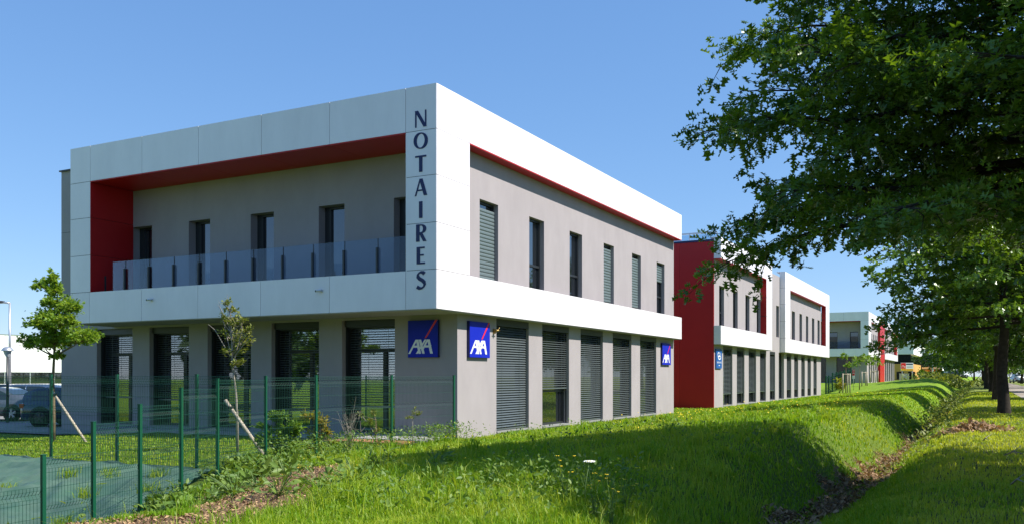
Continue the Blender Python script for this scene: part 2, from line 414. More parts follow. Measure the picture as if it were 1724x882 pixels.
def window(bld, rest, kind, at, a, b, zb, zt, rec, kindw='fixed', low=None, side=0.0, simple=False, tilt=-.35, pm='pane'):
    """a window: frame mesh > pane, blind_box, slats.  low: height at which the blind ends (None = no blind)"""
    fr = MB(); fw = .06
    a2, b2 = a, b
    for s0, s1 in ((a2, a2+fw+side), (b2-fw, b2)): fbox(fr, kind, at, rec-.05, rec+.04, s0, s1, zb, zt)
    fbox(fr, kind, at, rec-.05, rec+.04, a2+fw+side, b2-fw, zb, zb+.07); fbox(fr, kind, at, rec-.05, rec+.04, a2+fw+side, b2-fw, zt-.07, zt)
    if kindw == 'door':
        tr = zb+(zt-zb)*.72; md = a2+(b2-a2)*.66
        fbox(fr, kind, at, rec-.049, rec+.039, a2+fw+side, b2-fw, tr, tr+.11); fbox(fr, kind, at, rec-.048, rec+.038, md-.06, md+.06, zb+.07, tr)
    if kindw == 'sash':
        tr = zb+(zt-zb)*.33; fbox(fr, kind, at, rec-.049, rec+.039, a2+fw, b2-fw, tr, tr+.07)
        fbox(fr, kind, at, rec-.052, rec+.036, a2+fw+.06, a2+fw+.11, zb+.07, tr)
    w = fr.build('window', 'frame', bld)
    pn = MB(); fbox(pn, kind, at, rec+.005, rec+.02, a2+fw+side, b2-fw, zb+.07, zt-.07); pn.build('pane', pm, w)
    if low is not None and not simple:
        bx = MB(); fbox(bx, kind, at, rec-.24, rec-.052, a2+.01, b2-.01, zt-.2, zt-.004); bx.build('blind_box', 'frame', w)
        blind(w, rest, kind, at, rec-.13, a2+.03+side*.6, b2-.03, max(low, zb+.04), zt-.2, m='slat', tilt=tilt)
        for s in (a2+.012+side*.5, b2-.028): g = MB(); fbox(g, kind, at, rec-.15, rec-.11, s, s+.016, zb, zt-.2); g.build('guide_rail', 'frame', w)
    return w
def shutter(win, rest, kind, at, a, b, zb, zt, rec):
    n = int((zt-zb)/.105)
    for i in range(n):
        mb = MB(); z = zt-(i+1)*.105
        if kind == 'X':
            mb.prism([(0, 0), (.018, .03), (.018, .08), (0, .1)], lambda u, v, t: (at-rec+u, t, z+v), a, b)
        else: mb.prism([(0, 0), (.018, .03), (.018, .08), (0, .1)], lambda u, v, t: (t, at+rec-u, z+v), a, b)
        if SLAT_BUDGET[0] > 0: mb.build('slat', 'shutter', win); SLAT_BUDGET[0] -= 1
        else: rest.add(mb.v, mb.f)

ZR = [3.28, 4.26, 5.42, 6.60, 7.74, 8.87]
def portal_side(b, kind, at, s_lo, s_hi, z0, splits_top, splits_band, pil, d, end_lo=False, end_hi=False, red_end=None, soff='red_panel', core_in=.02):
    """white frame on one facade: top fascia, band and the pilasters listed in pil (s0, s1)"""
    z = [q+z0 for q in ZR]
    panels(b, kind, at, splits_top, z[4], z[5]); panels(b, kind, at, splits_band, z[0], z[1])
    for s0, s1 in pil:
        for k in (1, 2, 3): panels(b, kind, at, [s0, s1], z[k], z[k+1])
    c = MB()
    fbox(c, kind, at, core_in, d, s_lo+.02, s_hi-.02, z[4]+.02, z[5]-.03); fbox(c, kind, at, core_in, d, s_lo+.02, s_hi-.02, z[0]+.02, z[1]-.02)
    for s0, s1 in pil: fbox(c, kind, at, core_in, d-.003, s0+.02, s1-.02, z[1]-.02, z[4]+.02)
    c.build('frame_core', 'shade_core', b)

def returns(b, kind, at, s, z0, z1, d, sign):
    """end cap of a frame: closes it at coordinate s (sign -1 = lower end)"""
    mb = MB(); t = .02
    if sign < 0: fbox(mb, kind, at, .022, d-.004, s, s+t-.002, z0+.007, z1-.007)
    else: fbox(mb, kind, at, .022, d-.004, s-t+.002, s, z0+.007, z1-.007)
    mb.build('cladding_panel', 'white_panel', b)

# ---- corner building ---------------------------------------------------------------------------------------------
XF, XW, YF, YW, YE = -11.9, -12.27, 18.6, 20.2, 39.1
XL, XB = -25.8, -28.5
bA = thing('office_building', 'corner two storey office building with white framed upper floor, red recess and glass balcony', 'building', (-12.27, 20.2, 0))
def loc(o):  # children carry world coordinates
    o.matrix_parent_inverse = Matrix.Translation(Vector(o.parent.location)).inverted() if False else o.matrix_parent_inverse
    return o
bA.location = (0, 0, 0)
restA = MB(); restSh = MB()
# walls
zc = 8.74
gl = [(163, 223), (251.6, 318), (349.5, 422.5), (457, 537), (576, 664.8)]
gops = [(X_at(p, YW), X_at(q, YW), .0, 3.2) for p, q in gl]
ul = [(223.3, 255.8), (317.8, 353.7), (422, 461), (536.6, 580), (663, 709)]
uops = [(X_at(p, YW), X_at(q, YW), 3.9, 6.52) for p, q in ul]
mb = MB()
wall_with(mb, 'Y', YW, .75, XB, XW-.45, -.4, 3.27, gops)
fbox(mb, 'Y', YW, 0, .75, XW-.45, XW, -.4, 3.27)
wall_with(mb, 'Y', YW, .40, XB, XW, 3.27, 8.5, uops)
fbox(mb, 'Y', YW, .002, .40, XB, XL+.4, 8.5, zc)
wa = mb.build('wall', 'render', bA)
gr = [(835.7, 890.3), (913, 958), (977.5, 1015), (1031.7, 1063), (1077.7, 1104.8)]
grops = [(Y_at(p, XW), Y_at(q, XW), .02, 3.26) for p, q in gr]
ur = [(807.5, 838.7), (891, 916), (959, 980), (1016.4, 1033.5), (1064, 1079), (1105.6, 1118.7)]
urops = [(Y_at(p, XW), Y_at(q, XW), 4.3, 6.52) for p, q in ur]
mb = MB()
wall_with(mb, 'X', XW, .30, YW+.75, YE, -.4, 3.275, grops)
wall_with(mb, 'X', XW, .28, YW+.40, YE, 3.275, 8.5, urops)
mb.box(XB, XW-.3, YE-.3, YE, -.4, 8.6); wops = [(21.1+3.5*k, 24.2+3.5*k, .15, 3.0) for k in range(5)]
wall_with(mb, 'X', XB+.3, .3, YW+.75, YE-.3, -.4, zc, wops)
mb.build('wall', 'render', bA)
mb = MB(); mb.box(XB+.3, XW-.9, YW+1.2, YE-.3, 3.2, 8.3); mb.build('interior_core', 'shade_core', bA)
mb = MB(); mb.box(XB+.3, XW-.31, YW+.76, YE-.3, -.3, -.004); mb.build('interior_floor', 'concrete', bA)
for a, b, z0, z1 in wops:
    w = MB(); w.box(XB+.1, XB+.16, a, a+.06, z0, z1); w.box(XB+.1, XB+.16, b-.06, b, z0, z1); w.box(XB+.1, XB+.16, a+.06, b-.06, z0, z0+.06); w.box(XB+.1, XB+.16, a+.06, b-.06, z1-.06, z1); w = w.build('window', 'frame', bA)
    p = MB(); p.box(XB+.12, XB+.13, a+.06, b-.06, z0+.06, z1-.06); p.build('pane', 'clear_pane', w)
mb = MB(); mb.box(XB+.02, XW, YW+.4, YE-.02, 8.30, 8.5); mb.build('roof', 'concrete', bA)
mb = MB(); mb.box(XB-.05, XL-.02, YW-.06, YW+.3, zc, zc+.05); mb.box(XB-.05, XB+.3, YW+.3, YE, zc, zc+.05); mb.build('coping', 'frame', bA)
# joint lines of the rendered left end: cover strips
mb = MB()
for z in (6.6, 4.0): mb.box(XB+.01, XL+.5, YW-.004, YW+.001, z, z+.012)
mb.build('joint_strip', 'frame', bA)
# left front frame (1.6 m deep portal) and right facade frame
tl = [X_at(p, YF) for p in (119, 152, 239, 334, 440, 555, 683, 735)]; tl[-1] = XF; tl[0] = XL; xp = tl[-2]
bl = [XL]+[X_at(p, YF) for p in (150.5, 238, 333, 438.7, 554.4)]+[xp, XF]
portal_side(bA, 'Y', YF, XL, XF, 0, tl, bl, [(XL, tl[1]), (xp, XF)], 1.598)
trr = [YF+.021]+[Y_at(p, XF) for p in (791, 886, 957.7, 1017, 1065.8, 1108)]+[YE]
brr = [YF+.021]+[Y_at(p, XF) for p in (789.5, 884, 955, 1015, 1065.6, 1107)]+[YE]
portal_side(bA, 'X', XF, YF+.03, YE, 0, trr, brr, [(YF+.021, trr[1])], .37, core_in=.021)
for z0, z1 in ((ZR[4], ZR[5]), (ZR[0], ZR[1])): returns(bA, 'X', XF, YE, z0, z1, .37, 1)
for k in range(5):                                            # left end return of the deep portal
    mb = MB(); mb.box(XL, XL+.018, YF+.022, YW-.004, ZR[k]+.007, ZR[k+1]-.007); mb.build('cladding_panel', 'white_panel', bA)
# top capping
mb = MB(); mb.box(XL+.03, XF-.03, YF+.03, YW+.4, 8.83, 8.875); mb.box(XF-.55, XF-.03, YW+.4, YE-.03, 8.83, 8.874)
mb.build('coping', 'white_panel', bA)
# red linings
zb, zt = ZR[1], ZR[4]
for a, b in zip([xp]+[tl[i] for i in (5, 4, 3, 2, 1)], [tl[i] for i in (5, 4, 3, 2, 1)]):
    mb = MB(); mb.box(b+.006, a-.006, YF+.004, YW-.003, zt-.028, zt+.003); mb.build('red_soffit_panel', 'red_panel', bA)
zz = [3.75, 5.42, 6.6, zt-.03]
for z0, z1 in zip(zz[:-1], zz[1:]):
    mb = MB(); mb.box(tl[1]-.02, tl[1]+.014, YF+.004, YW-.003, z0+.006, z1-.006); mb.build('red_side_panel', 'red_panel', bA)
mb = MB(); mb.box(xp-.014, xp+.02, YF+.024, YW-.003, 3.75, zt-.03); mb.build('pillar_lining', 'white_panel', bA)
ys = [trr[1]]+trr[2:]
for a, b in zip(ys[:-1], ys[1:]):
    mb = MB(); mb.box(XW-.002, XF-.004, a+.006, b-.006, zt-.026, zt+.003); mb.build('red_soffit_panel', 'red_panel', bA)
mb = MB(); mb.box(XL+.02, XF-.022, YF+.022, YW-.002, 3.262, 3.30); mb.box(XW+.002, XF-.022, YW+.0, YE-.022, 3.264, 3.298)
mb.build('soffit', 'soffit', bA)
mb = MB(); mb.box(tl[1]+.02, xp-.02, YF+.4, YW-.002, 3.6, 3.9); mb.build('balcony_floor', 'concrete', bA)
# windows
order = [('R', i) for i in range(5)]+[('L', 4), ('L', 3), ('L', 2), ('L', 1), ('L', 0)]
for side, i in order:
    if side == 'R':
        a, b, z0, z1 = grops[i]
        w = window(bA, restA, 'X', XW, a, b, z0, z1, .24, 'sash' if i == 1 else 'fixed', 1.22 if i == 1 else z0+.05, tilt=(-.75, -.3, -.5, -.35, -.3)[i])
        s = MB(); s.box(XW-.2, XW+.035, a+.003, b-.003, z0-.05, z0+.004); s.build('sill', 'sill', bA)
    else:
        a, b, z0, z1 = gops[i]
        window(bA, restA, 'Y', YW, a, b, z0, z1-.02, .44, 'door', {4: .75, 3: .6, 2: .5, 1: .85, 0: .9}[i], side=.10, tilt=-.1, pm='clear_pane')
        s = MB(); s.box(a+.003, b-.003, YW-.02, YW+.39, -.06, .005); s.build('door_sill', 'sill', bA)
        s = MB(); s.box(a+.002, a+.03, YW+.16, YW+.385, .006, z1-.001); s.build('jamb_lining', 'frame', bA)
        s = MB(); s.box(a+.031, b-.002, YW+.10, YW+.19, z1-.19, z1-.003); s.build('head_lining', 'frame', bA)
for i, (a, b, z0, z1) in enumerate(urops):
    w = window(bA, restA, 'X', XW, a, b, z0, z1, .20, 'sash' if i in (1, 2, 5) else 'fixed')
    if i in (0, 3, 4): shutter(w, restSh, 'X', XW, a+.05, b-.02, z0+.02, z1-.14 if i else z1-.20, .13)
    if i in (5,): shutter(w, restSh, 'X', XW, a+.05, b-.02, z0+1.35, z1-.08, .13)
    s = MB(); s.box(XW-.18, XW+.02, a+.003, b-.003, z0-.04, z0+.004); s.build('sill', 'sill', bA)
for i, (a, b, z0, z1) in enumerate(uops): window(bA, restA, 'Y', YW, a, b, z0, z1, .335, 'fixed', side=.16)
if restA.v: restA.build('blind_slats', 'slat', bA, kind='stuff')
if restSh.v: restSh.build('shutter_slats', 'shutter', bA, kind='stuff')
# balcony balustrade
YB = 18.78; bal = MB(); bal.box(tl[1]+.02, xp-.02, YB-.03, YB+.05, 3.88, 4.02); bal = bal.build('balustrade', 'post_dark', bA)
xb = [X_at(190, YB)]+[X_at(p, YB) for p in (211.5, 252, 293.5, 336, 381, 427, 477, 527.7, 580.5, 636.5)]+[X_at(690, YB)]
xb[-1] = xp-.02
for a, b in zip(xb[:-1], xb[1:]):
    mb = MB(); mb.box(a+.006, b-.006, YB-.006, YB+.006, 4.0, 5.17); mb.build('glass_panel', 'balustrade_glass', bal)
for x in xb[1:]:
    mb = MB(); mb.box(x-.026, x+.026, YB-.07, YB-.012, 3.9, 4.93); mb.box(x-.006, x+.006, YB-.011, YB+.011, 4.0, 5.17); mb.build('post', 'post_dark', bal)
mb = MB(); x = X_at(174, 19.1); mb.box(x-.05, x+.05, 19.1, 19.17, 3.9, 4.82); mb.build('post', 'post_dark', bal)  # solid stand-in for a post's reflection in the red side panel

# ---- lettering on the corner pillar: broad-nib strokes ---------------------------------------------------------------
def stroke(mb, pts, fn, wmin, wmax, d0, d1, nib=0.0, const=None, m=0):
    """ribbon along 2-D pts; vertical runs thick, horizontal runs thin"""
    P = [Vector((p[0], p[1])) for p in pts]; n = len(P); L = []; R = []
    for i in range(n):
        t = (P[min(i+1, n-1)]-P[max(i-1, 0)]).normalized(); w = const if const else wmin+(wmax-wmin)*abs(math.cos(math.atan2(t.x, t.y)-nib))**1.6
        if not const and n == 2: w *= 1.0
        q = Vector((-t.y, t.x))*w/2; L.append(P[i]+q); R.append(P[i]-q)
    for i in range(n-1):
        mb.prism([tuple(R[i]), tuple(R[i+1]), tuple(L[i+1]), tuple(L[i])], fn, d0, d1, m)
def arc(cx, cy, rx, ry, a0, a1, n=14):
    return [(cx+rx*math.cos(math.radians(a0+(a1-a0)*i/n)), cy+ry*math.sin(math.radians(a0+(a1-a0)*i/n))) for i in range(n+1)]
T, t = .215, .085      # thick and thin stroke, unit = cap height 1
GLY = {
 'N': [([(.06, 0), (.06, 1)], t*1.0), ([(.10, 1), (.66, 0)], 'H', .21), ([(.69, 0), (.69, 1)], t*1.0)],
 'O': [(arc(.42, .5, .37, .47, 0, 360, 28), None)],
 'T': [([(.34, 0), (.34, .96)], T), ([(-.02, .95), (.70, .95)], t*1.25)],
 'A': [([(.05, 0), (.355, 1)], 'H', .085), ([(.39, 1), (.68, 0)], 'H', .21), ([(.17, .32), (.58, .32)], t)],
 'I': [([(.10, 0), (.10, 1)], T)],
 'R': [([(.13, 0), (.13, 1)], T), ([(.13, .95), (.32, .96)]+arc(.33, .73, .22, .225, 85, -85, 10)+[(.13, .49)], None), ([(.30, .50), (.56, 0)], 'H', .21)],
 'E': [([(.12, 0), (.12, 1)], T), ([(.12, .955), (.52, .955)], t*1.15), ([(.12, .52), (.46, .52)], t*1.1), ([(.12, .045), (.54, .045)], t*1.15)],
 'S': [([(.50, .86), (.42, .94), (.30, .965), (.18, .93), (.10, .82), (.11, .69), (.20, .59), (.36, .50), (.48, .39), (.52, .26), (.46, .12), (.33, .04), (.19, .04), (.04, .13)], 'S')],
}
GW = {'N': .75, 'O': .84, 'T': .68, 'A': .76, 'I': .2, 'R': .62, 'E': .54, 'S': .55}
def glyph(mb, ch, fn, d):
    for k, (pts, w, *hw) in enumerate(GLY[ch]):
        dd = d-.0008*k
        if w == 'H':
            (x0, y0), (x1, y1) = pts; q = hw[0]/2; mb.prism([(x0-q, y0), (x0+q, y0), (x1+q, y1), (x1-q, y1)], fn, 0, dd); continue
        if w == 'S':
            stroke(mb, pts, fn, .085, T, 0, dd, nib=-.75)
        elif w is None: stroke(mb, pts, fn, .07, T*.98, 0, dd, nib=.15 if ch == 'O' else 0)
        else: stroke(mb, pts, fn, w, w, 0, dd, const=w)
nt = thing('lettering', 'dark blue vertical NOTAIRES lettering on the white corner pillar', 'lettering', (-12.36, YF, 4))
lz = [(186.5, 214.5), (224, 251), (262.5, 290), (301.5, 330), (339.5, 367.5), (378, 407), (416, 444.5), (457, 486)]
nt.location = (0, 0, 0)
for ch, (y0, y1) in zip('NOTAIRES', lz):
    xc = X_at(708.5, YF); z1 = z_at(y0, xc, YF); z0 = z_at(y1, xc, YF); h = (z1-z0); w = GW[ch]*h*1.12
    mb = MB(); fn = lambda u, v, d, z0=z0, h=h, w=w, xc=xc: (xc-w/2+u*h*1.12, YF-d, z0+v*h)
    glyph(mb, ch, fn, .012); mb.build('letter', 'letter_blue', nt)

# ---- blue logo boards -------------------------------------------------------------------------------------------------
def board(label, kind, at, s0, s1, z0, z1, th=.085):
    g = thing('sign_board', label, 'sign', group='blue logo boards on the corner building'); del g['group']
    mb = MB(); fbox(mb, kind, at, -th+.004, 0, s0, s1, z0, z1); mb.build('case', 'sign_side', g)
    mb = MB(); fbox(mb, kind, at, -th, -th+.0035, s0+.008, s1-.008, z0+.008, z1-.008); mb.build('face', 'sign_blue', g)
    w, h = s1-s0, z1-z0
    if kind == 'X': fn = lambda u, v, d: (at+th+d, s0+u*w, z0+v*h)
    else: fn = lambda u, v, d: (s0+u*w, at-th-d, z0+v*h)
    U = lambda x: (x-65)/497.0; V = lambda y: 1-(y-85)/615.0
    def ln(mb, a, b, wd, k): # parallelogram stroke with horizontal cut ends
        (x0, y0), (x1, y1) = a, b
        mb.prism([(U(x1-wd/2), V(y1)), (U(x1+wd/2), V(y1)), (U(x0+wd/2), V(y0)), (U(x0-wd/2), V(y0))], fn, -.001, .005+.0006*k)
    mb = MB()
    ln(mb, (212, 403), (90, 637), 32, 0); ln(mb, (222, 402.5), (266, 637.5), 42, 1)
    ln(mb, (268, 403.5), (328, 636.5), 40, 2); ln(mb, (362, 403), (215, 637), 30, 3)
    ln(mb, (398, 402.8), (305, 585), 32, 4); ln(mb, (408, 403.2), (460, 637.2), 42, 5)
    ln(mb, (201, 500), (187, 535), 96, 6); ln(mb, (402, 500), (396, 535), 110, 7)
    mb.build('logo_letters', 'sign_white', g)
    mb = MB(); mb.prism([(U(345), V(382)), (U(372), V(382)), (U(556), V(86)), (U(520), V(86))], fn, -.001, .005); mb.build('logo_slash', 'sign_red', g)
    return g
x0, x1 = X_at(686.6, YW-.085), X_at(737.2, YW-.085)
board('dark blue AXA logo board on the shaded wall left of the corner', 'Y', YW, x0, x1, z_at(601.5, x0, YW), z_at(537.8, x1, YW))
y0, y1 = Y_at(790.7, XW+.085), Y_at(825, XW+.085)
board('sunlit blue AXA logo board on the side wall just right of the corner', 'X', XW, y0, y1, z_at(601, XW, y0), z_at(539.5, XW, y0))
y0, y1 = Y_at(1115.3, XW+.085), Y_at(1129.5, XW+.085)
board('small looking AXA logo board beside the red wall at the far end', 'X', XW, y0, y1, z_at(613.5, XW, y0), z_at(576.5, XW, y0))
# brass outdoor fitting beside the sign
g = thing('wall_fitting', 'small brass outdoor fitting on the wall beside the sunlit logo board', 'wall lamp')
y = Y_at(831, XW); z = z_at(557, XW, y)
mb = MB(); mb.box(XW, XW+.05, y-.045, y+.045, z-.07, z+.07); mb.build('back_plate', 'brass', g)
mb = MB(); mb.tube([(XW+.05, y, z), (XW+.16, y+.02, z+.02)], .035, 8); mb.tube([(XW+.16, y+.02, z+.02), (XW+.17, y+.02, z+.10)], .014, 6)
mb.tube([(XW+.14, y-.08, z+.02), (XW+.14, y+.12, z+.02)], .012, 6); mb.build('tap', 'brass', g)
# two little cameras on the white band
for px, py, lab in ((256, 504, 'small silver camera on the white band above the third doorway side'), (541, 489, 'small silver camera on the white band nearer the corner pillar')):
    x = X_at(px, YF); z = z_at(py, x, YF); g = thing('security_camera', lab, 'camera')
    mb = MB(); mb.box(x-.035, x+.035, YF-.03, YF, z-.035, z+.035); mb.build('mount', 'steel', g)
    mb = MB(); mb.tube([(x+.04, YF-.04, z), (x-.08, YF-.12, z-.015)], .03, 8); mb.build('camera_body', 'steel', g)
    mb = MB(); mb.tube([(x-.081, YF-.121, z-.015), (x-.10, YF-.134, z-.018)], .026, 8); mb.build('lens', 'frame', g)

# ---- second building along the lawn (red end wall, two framed bays) -------------------------------------------------------
bB = thing('office_building', 'second office block with a tall red end wall and two white framed bays', 'building')
restB = MB()
YR = 46.0; YJ0, YJ1, YC = Y_at(1300, XF), Y_at(1322, XF), Y_at(1396.4, XF)
YCw = Y_at(1382, XW)
gB = [(1217.5, 1233), (1240.5, 1253.3), (1260.5, 1273), (1279.5, 1289.5), (1296, 1305), (1311, 1320), (1324.5, 1332.2), (1337, 1343.8), (1349, 1355), (1359.5, 1365.2), (1369.5, 1375)]
ob = [(Y_at(p, XW), Y_at(q, XW), .02, 3.26) for p, q in gB]
uB = [(1210.7, 1219), (1234, 1242), (1255, 1261.8), (1274, 1280.3)]; uJ = [(1306.8, 1311.5)]; uC = [(1333.3, 1338.4), (1346, 1350.3), (1356.9, 1360.8), (1367, 1371), (1376.4, 1380)]
oub = [(Y_at(p, XW), Y_at(q, XW), 4.3, 6.45) for p, q in uB+uJ+uC]
mb = MB(); wall_with(mb, 'X', XW, .3, YR+.06, YCw, -.4, 3.275, ob); wall_with(mb, 'X', XW, .28, YR+.06, YCw, 3.275, 8.5, oub)
mb.box(-27, XW-.3, YCw-.3, YCw, -.4, 8.4); mb.box(-27, -26.7, YR+.06, YCw-.3, -.4, 8.5)
mb.build('wall', 'render', bB)
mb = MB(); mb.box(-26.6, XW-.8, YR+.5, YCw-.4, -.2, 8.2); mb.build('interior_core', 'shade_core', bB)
mb = MB(); mb.box(-26.9, XW-.02, YR+.1, YCw-.02, 8.2, 8.4); mb.build('roof', 'concrete', bB)
xs = np.linspace(-27, XW-.002, 9); zs = [-.4, 1.35, 3.2, 5.05, 6.9, 8.66]
for a, b in zip(xs[:-1], xs[1:]):
    mb = MB(); mb.box(a+.004, b-.004, YR, YR+.058, -.4, 8.66); mb.build('red_wall_panel', 'red_panel', bB)
mb = MB(); mb.box(-27, XW-.01, YR-.03, YR+.2, 8.66, 8.76); mb.build('coping', 'letter_blue', bB)
for a, b, capL in ((YR+.0, YJ0, True), (YJ1, YC, True)):
    d = .368; sp = list(np.linspace(a, b, 6)); wp = 1.7 if a < 50 else 2.0
    e1 = b-(b-Y_at(1290.5, XF) if a < 50 else YC-Y_at(1390.5, XF))
    pil = [(e1, b)] if a < 50 else [(a, Y_at(1330.5, XF)), (e1, b)]
    portal_side(bB, 'X', XF, a, b, 0, sp, sp, pil, d)
    for z0, z1 in ((ZR[0], ZR[1]), (ZR[4], ZR[5])): returns(bB, 'X', XF, a, z0, z1, .37, -1); returns(bB, 'X', XF, b, z0, z1, .37, 1)
    for s0, s1 in pil:
        for k in (1, 2, 3):
            returns(bB, 'X', XF, s1, ZR[k], ZR[k+1], .37, 1)
            if s0 == a: returns(bB, 'X', XF, a, ZR[k], ZR[k+1], .37, -1)
    lo = a if a < 50 else pil[0][1]
    for s0, s1 in zip(np.linspace(lo, e1, 5)[:-1], np.linspace(lo, e1, 5)[1:]):
        mb = MB(); mb.box(XW-.002, XF-.004, s0+.006, s1-.006, ZR[4]-.026, ZR[4]+.003); mb.build('red_soffit_panel', 'red_panel', bB)
    for k in (1, 2, 3):
        mb = MB(); mb.box(XW-.002, XF-.004, e1-.016, e1+.02, ZR[k]+.006, ZR[k+1]-.03); mb.build('red_side_panel', 'red_panel', bB)
    mb = MB(); mb.box(XW+.002, XF-.022, a+.022, b-.022, 3.262, 3.30); mb.build('soffit', 'soffit', bB)
    mb = MB(); mb.box(XF-.6, XF-.03, a+.03, b-.03, 8.83, 8.874); mb.build('coping', 'white_panel', bB)
for i, (a, b, z0, z1) in enumerate(ob):
    window(bB, restB, 'X', XW, a, b, z0, z1, .24, 'fixed', None if i == 5 else .65)
    s = MB(); s.box(XW-.2, XW+.03, a+.003, b-.003, z0-.05, z0+.004); s.build('sill', 'sill', bB)
for i, (a, b, z0, z1) in enumerate(oub): window(bB, restB, 'X', XW, a, b, z0, z1, .2, 'sash' if i == 0 else 'fixed')
restB.build('blind_slats', 'slat', bB, kind='stuff')
# roof-edge guard rail above the red wall
g = thing('roof_railing', 'steel and glass railing along the roof above the red wall', 'railing')
xs = np.linspace(-20.0, XW-.15, 6)
mb = MB(); mb.box(xs[0], xs[-1], YR+1.2, YR+1.26, 9.28, 9.36); mb.build('top_rail', 'steel', g)
for x in xs: mb = MB(); mb.box(x-.025, x+.025, YR+1.2, YR+1.25, 8.4, 9.28); mb.build('post', 'steel', g)
for a, b in zip(xs[:-1], xs[1:]): mb = MB(); mb.box(a+.04, b-.04, YR+1.22, YR+1.232, 8.5, 9.25); mb.build('glass_panel', 'roof_glass', g)
# notary board
y0, y1 = Y_at(1206, XW+.07), Y_at(1215.4, XW+.07); z1 = z_at(586.5, XW, y0); z0 = z_at(619.5, XW, y0)
g = thing('sign_board', 'tall blue notary board with white emblem beside the red wall', 'sign')
mb = MB(); fbox(mb, 'X', XW, -.07, 0, y0, y1, z0, z1); mb.build('case', 'notary_blue', g)
fnb = lambda u, v, d: (XW+.07+d, y0+u*(y1-y0), z0+v*(z1-z0))
mb = MB()
stroke(mb, arc(.55, .56, .22, .085, 0, 360, 16), fnb, 0, 0, 0, .005, const=.06); stroke(mb, arc(.40, .70, .14, .11, 60, 330, 12), fnb, 0, 0, 0, .0056, const=.05)
stroke(mb, [(.6, .62), (.66, .74), (.58, .82)], fnb, 0, 0, 0, .0062, const=.06); mb.build('emblem', 'sign_white', g)
mb = MB()
for i, ch in enumerate('NOTAIRES'):
    f2 = lambda u, v, d, i=i: fnb(.10+i*.105+u*.105, .27+v*.085, d)
    glyph(mb, ch, f2, .006)
mb.build('lettering', 'sign_white', g)
mb = MB(); mb.prism([(.42, .135), (.62, .135), (.62, .175), (.42, .175)], fnb, 0, .005); mb.build('logo_mark', 'sign_white', g)

# ---- third building, further along -------------------------------------------------------------------------------------------
bD = thing('office_building', 'third office block beyond the young trees with red strip between its bays', 'building')
XD, XDw, YD, z0 = -12.2, -12.57, 119.0, .85; YDw = 120.6; YDe = Y_at(1511.6, XD); restD = MB()
ym0, ym1 = Y_at(1482.5, XD), Y_at(1490, XD)
xsD = list(np.linspace(-30, XD, 7))
portal_side(bD, 'Y', YD, -30, XD, z0, xsD, xsD, [(-13.15, XD)], 1.598)
mb = MB(); og = [(-21.5, -17.5, z0, z0+3.2), (-16.25, -14.4, z0, z0+3.2)]; ou = [(-20.2, -19.1, z0+3.9, z0+6.45), (-17.2, -16.1, z0+3.9, z0+6.45), (-14.6, -13.6, z0+3.9, z0+6.45)]
wall_with(mb, 'Y', YDw, .4, -30, XDw, z0-1, z0+3.27, og); wall_with(mb, 'Y', YDw, .4, -30, XDw, z0+3.27, z0+7.7, ou)
gy = list(np.linspace(YDw+1.2, ym0-.3, 6)); gy2 = list(np.linspace(ym1+.3, YDe-.4, 8))
ogr = [(a+.9, b, z0, z0+3.2) for a, b in zip(gy[:-1], gy[1:])]+[(a+.9, b, z0, z0+3.2) for a, b in zip(gy2[:-1], gy2[1:])]
our = [(a+1.2, a+2.2, z0+4.3, z0+6.4) for a in gy[:-1]]+[(a+1.2, a+2.2, z0+4.3, z0+6.4) for a in gy2[:-1]]
wall_with(mb, 'X', XDw, .3, YDw+.4, YDe-.6, z0-1, z0+3.275, ogr); wall_with(mb, 'X', XDw, .3, YDw+.4, YDe-.6, z0+3.275, z0+8.3, our)
mb.build('wall', 'render', bD)
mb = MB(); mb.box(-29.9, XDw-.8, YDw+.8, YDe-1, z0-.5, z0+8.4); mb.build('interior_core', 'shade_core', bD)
for a, b, c, e in og+ou: window(bD, restD, 'Y', YDw, a, b, c, e, .3)
for a, b, c, e in ogr+our: window(bD, restD, 'X', XDw, a, b, c, e, .2)
for a, b in ((YD+.03, ym0), (ym1, YDe)):
    sp = list(np.linspace(a, b, 5)); pil = [(b-1.0, b)] if a > 130 else [(a, a+3.0)]
    portal_side(bD, 'X', XD, a, b, z0, sp, sp, pil, .368)
    for q0, q1 in ((ZR[0], ZR[1]), (ZR[4], ZR[5])): returns(bD, 'X', XD, a, q0+z0, q1+z0, .37, -1); returns(bD, 'X', XD, b, q0+z0, q1+z0, .37, 1)
    mb = MB(); mb.box(XDw+.002, XD-.022, a+.03, b-.022, z0+3.262, z0+3.30); mb.build('soffit', 'soffit', bD)
    mb = MB(); mb.box(XDw-.002, XD-.004, a+3.0 if a < 130 else a+.1, b-1.0 if a > 130 else b-.1, z0+ZR[4]-.026, z0+ZR[4]+.003); mb.build('red_soffit_panel', 'red_panel', bD)
mb = MB(); mb.box(XDw-.2, XD-.05, ym0+.06, ym1-.06, z0-1, z0+8.8); mb.build('red_strip', 'red_panel', bD)
mb = MB(); mb.box(XDw+.002, XD-.03, YDe-3.2, YDe-1.02, z0+ZR[1]+.05, z0+ZR[4]-.03); mb.build('red_side_panel', 'red_panel', bD)
mb = MB(); mb.box(-30, XD-.022, YD+.022, YDw-.002, z0+3.262, z0+3.3); mb.build('soffit', 'soffit', bD)
mb = MB(); mb.box(-27.5, -13.2, YD+.04, YDw-.003, z0+ZR[4]-.026, z0+ZR[4]+.003); mb.build('red_soffit_panel', 'red_panel', bD)
mb = MB(); mb.box(-29.9, XD-.03, YD+.03, YDe-.03, z0+8.6, z0+8.83); mb.build('roof', 'concrete', bD)
bal = MB(); bal.box(-29.9, -13.2, YD+.8, YD+.83, z0+4.3, z0+5.2); bal.build('balustrade', 'balustrade_glass', bD)

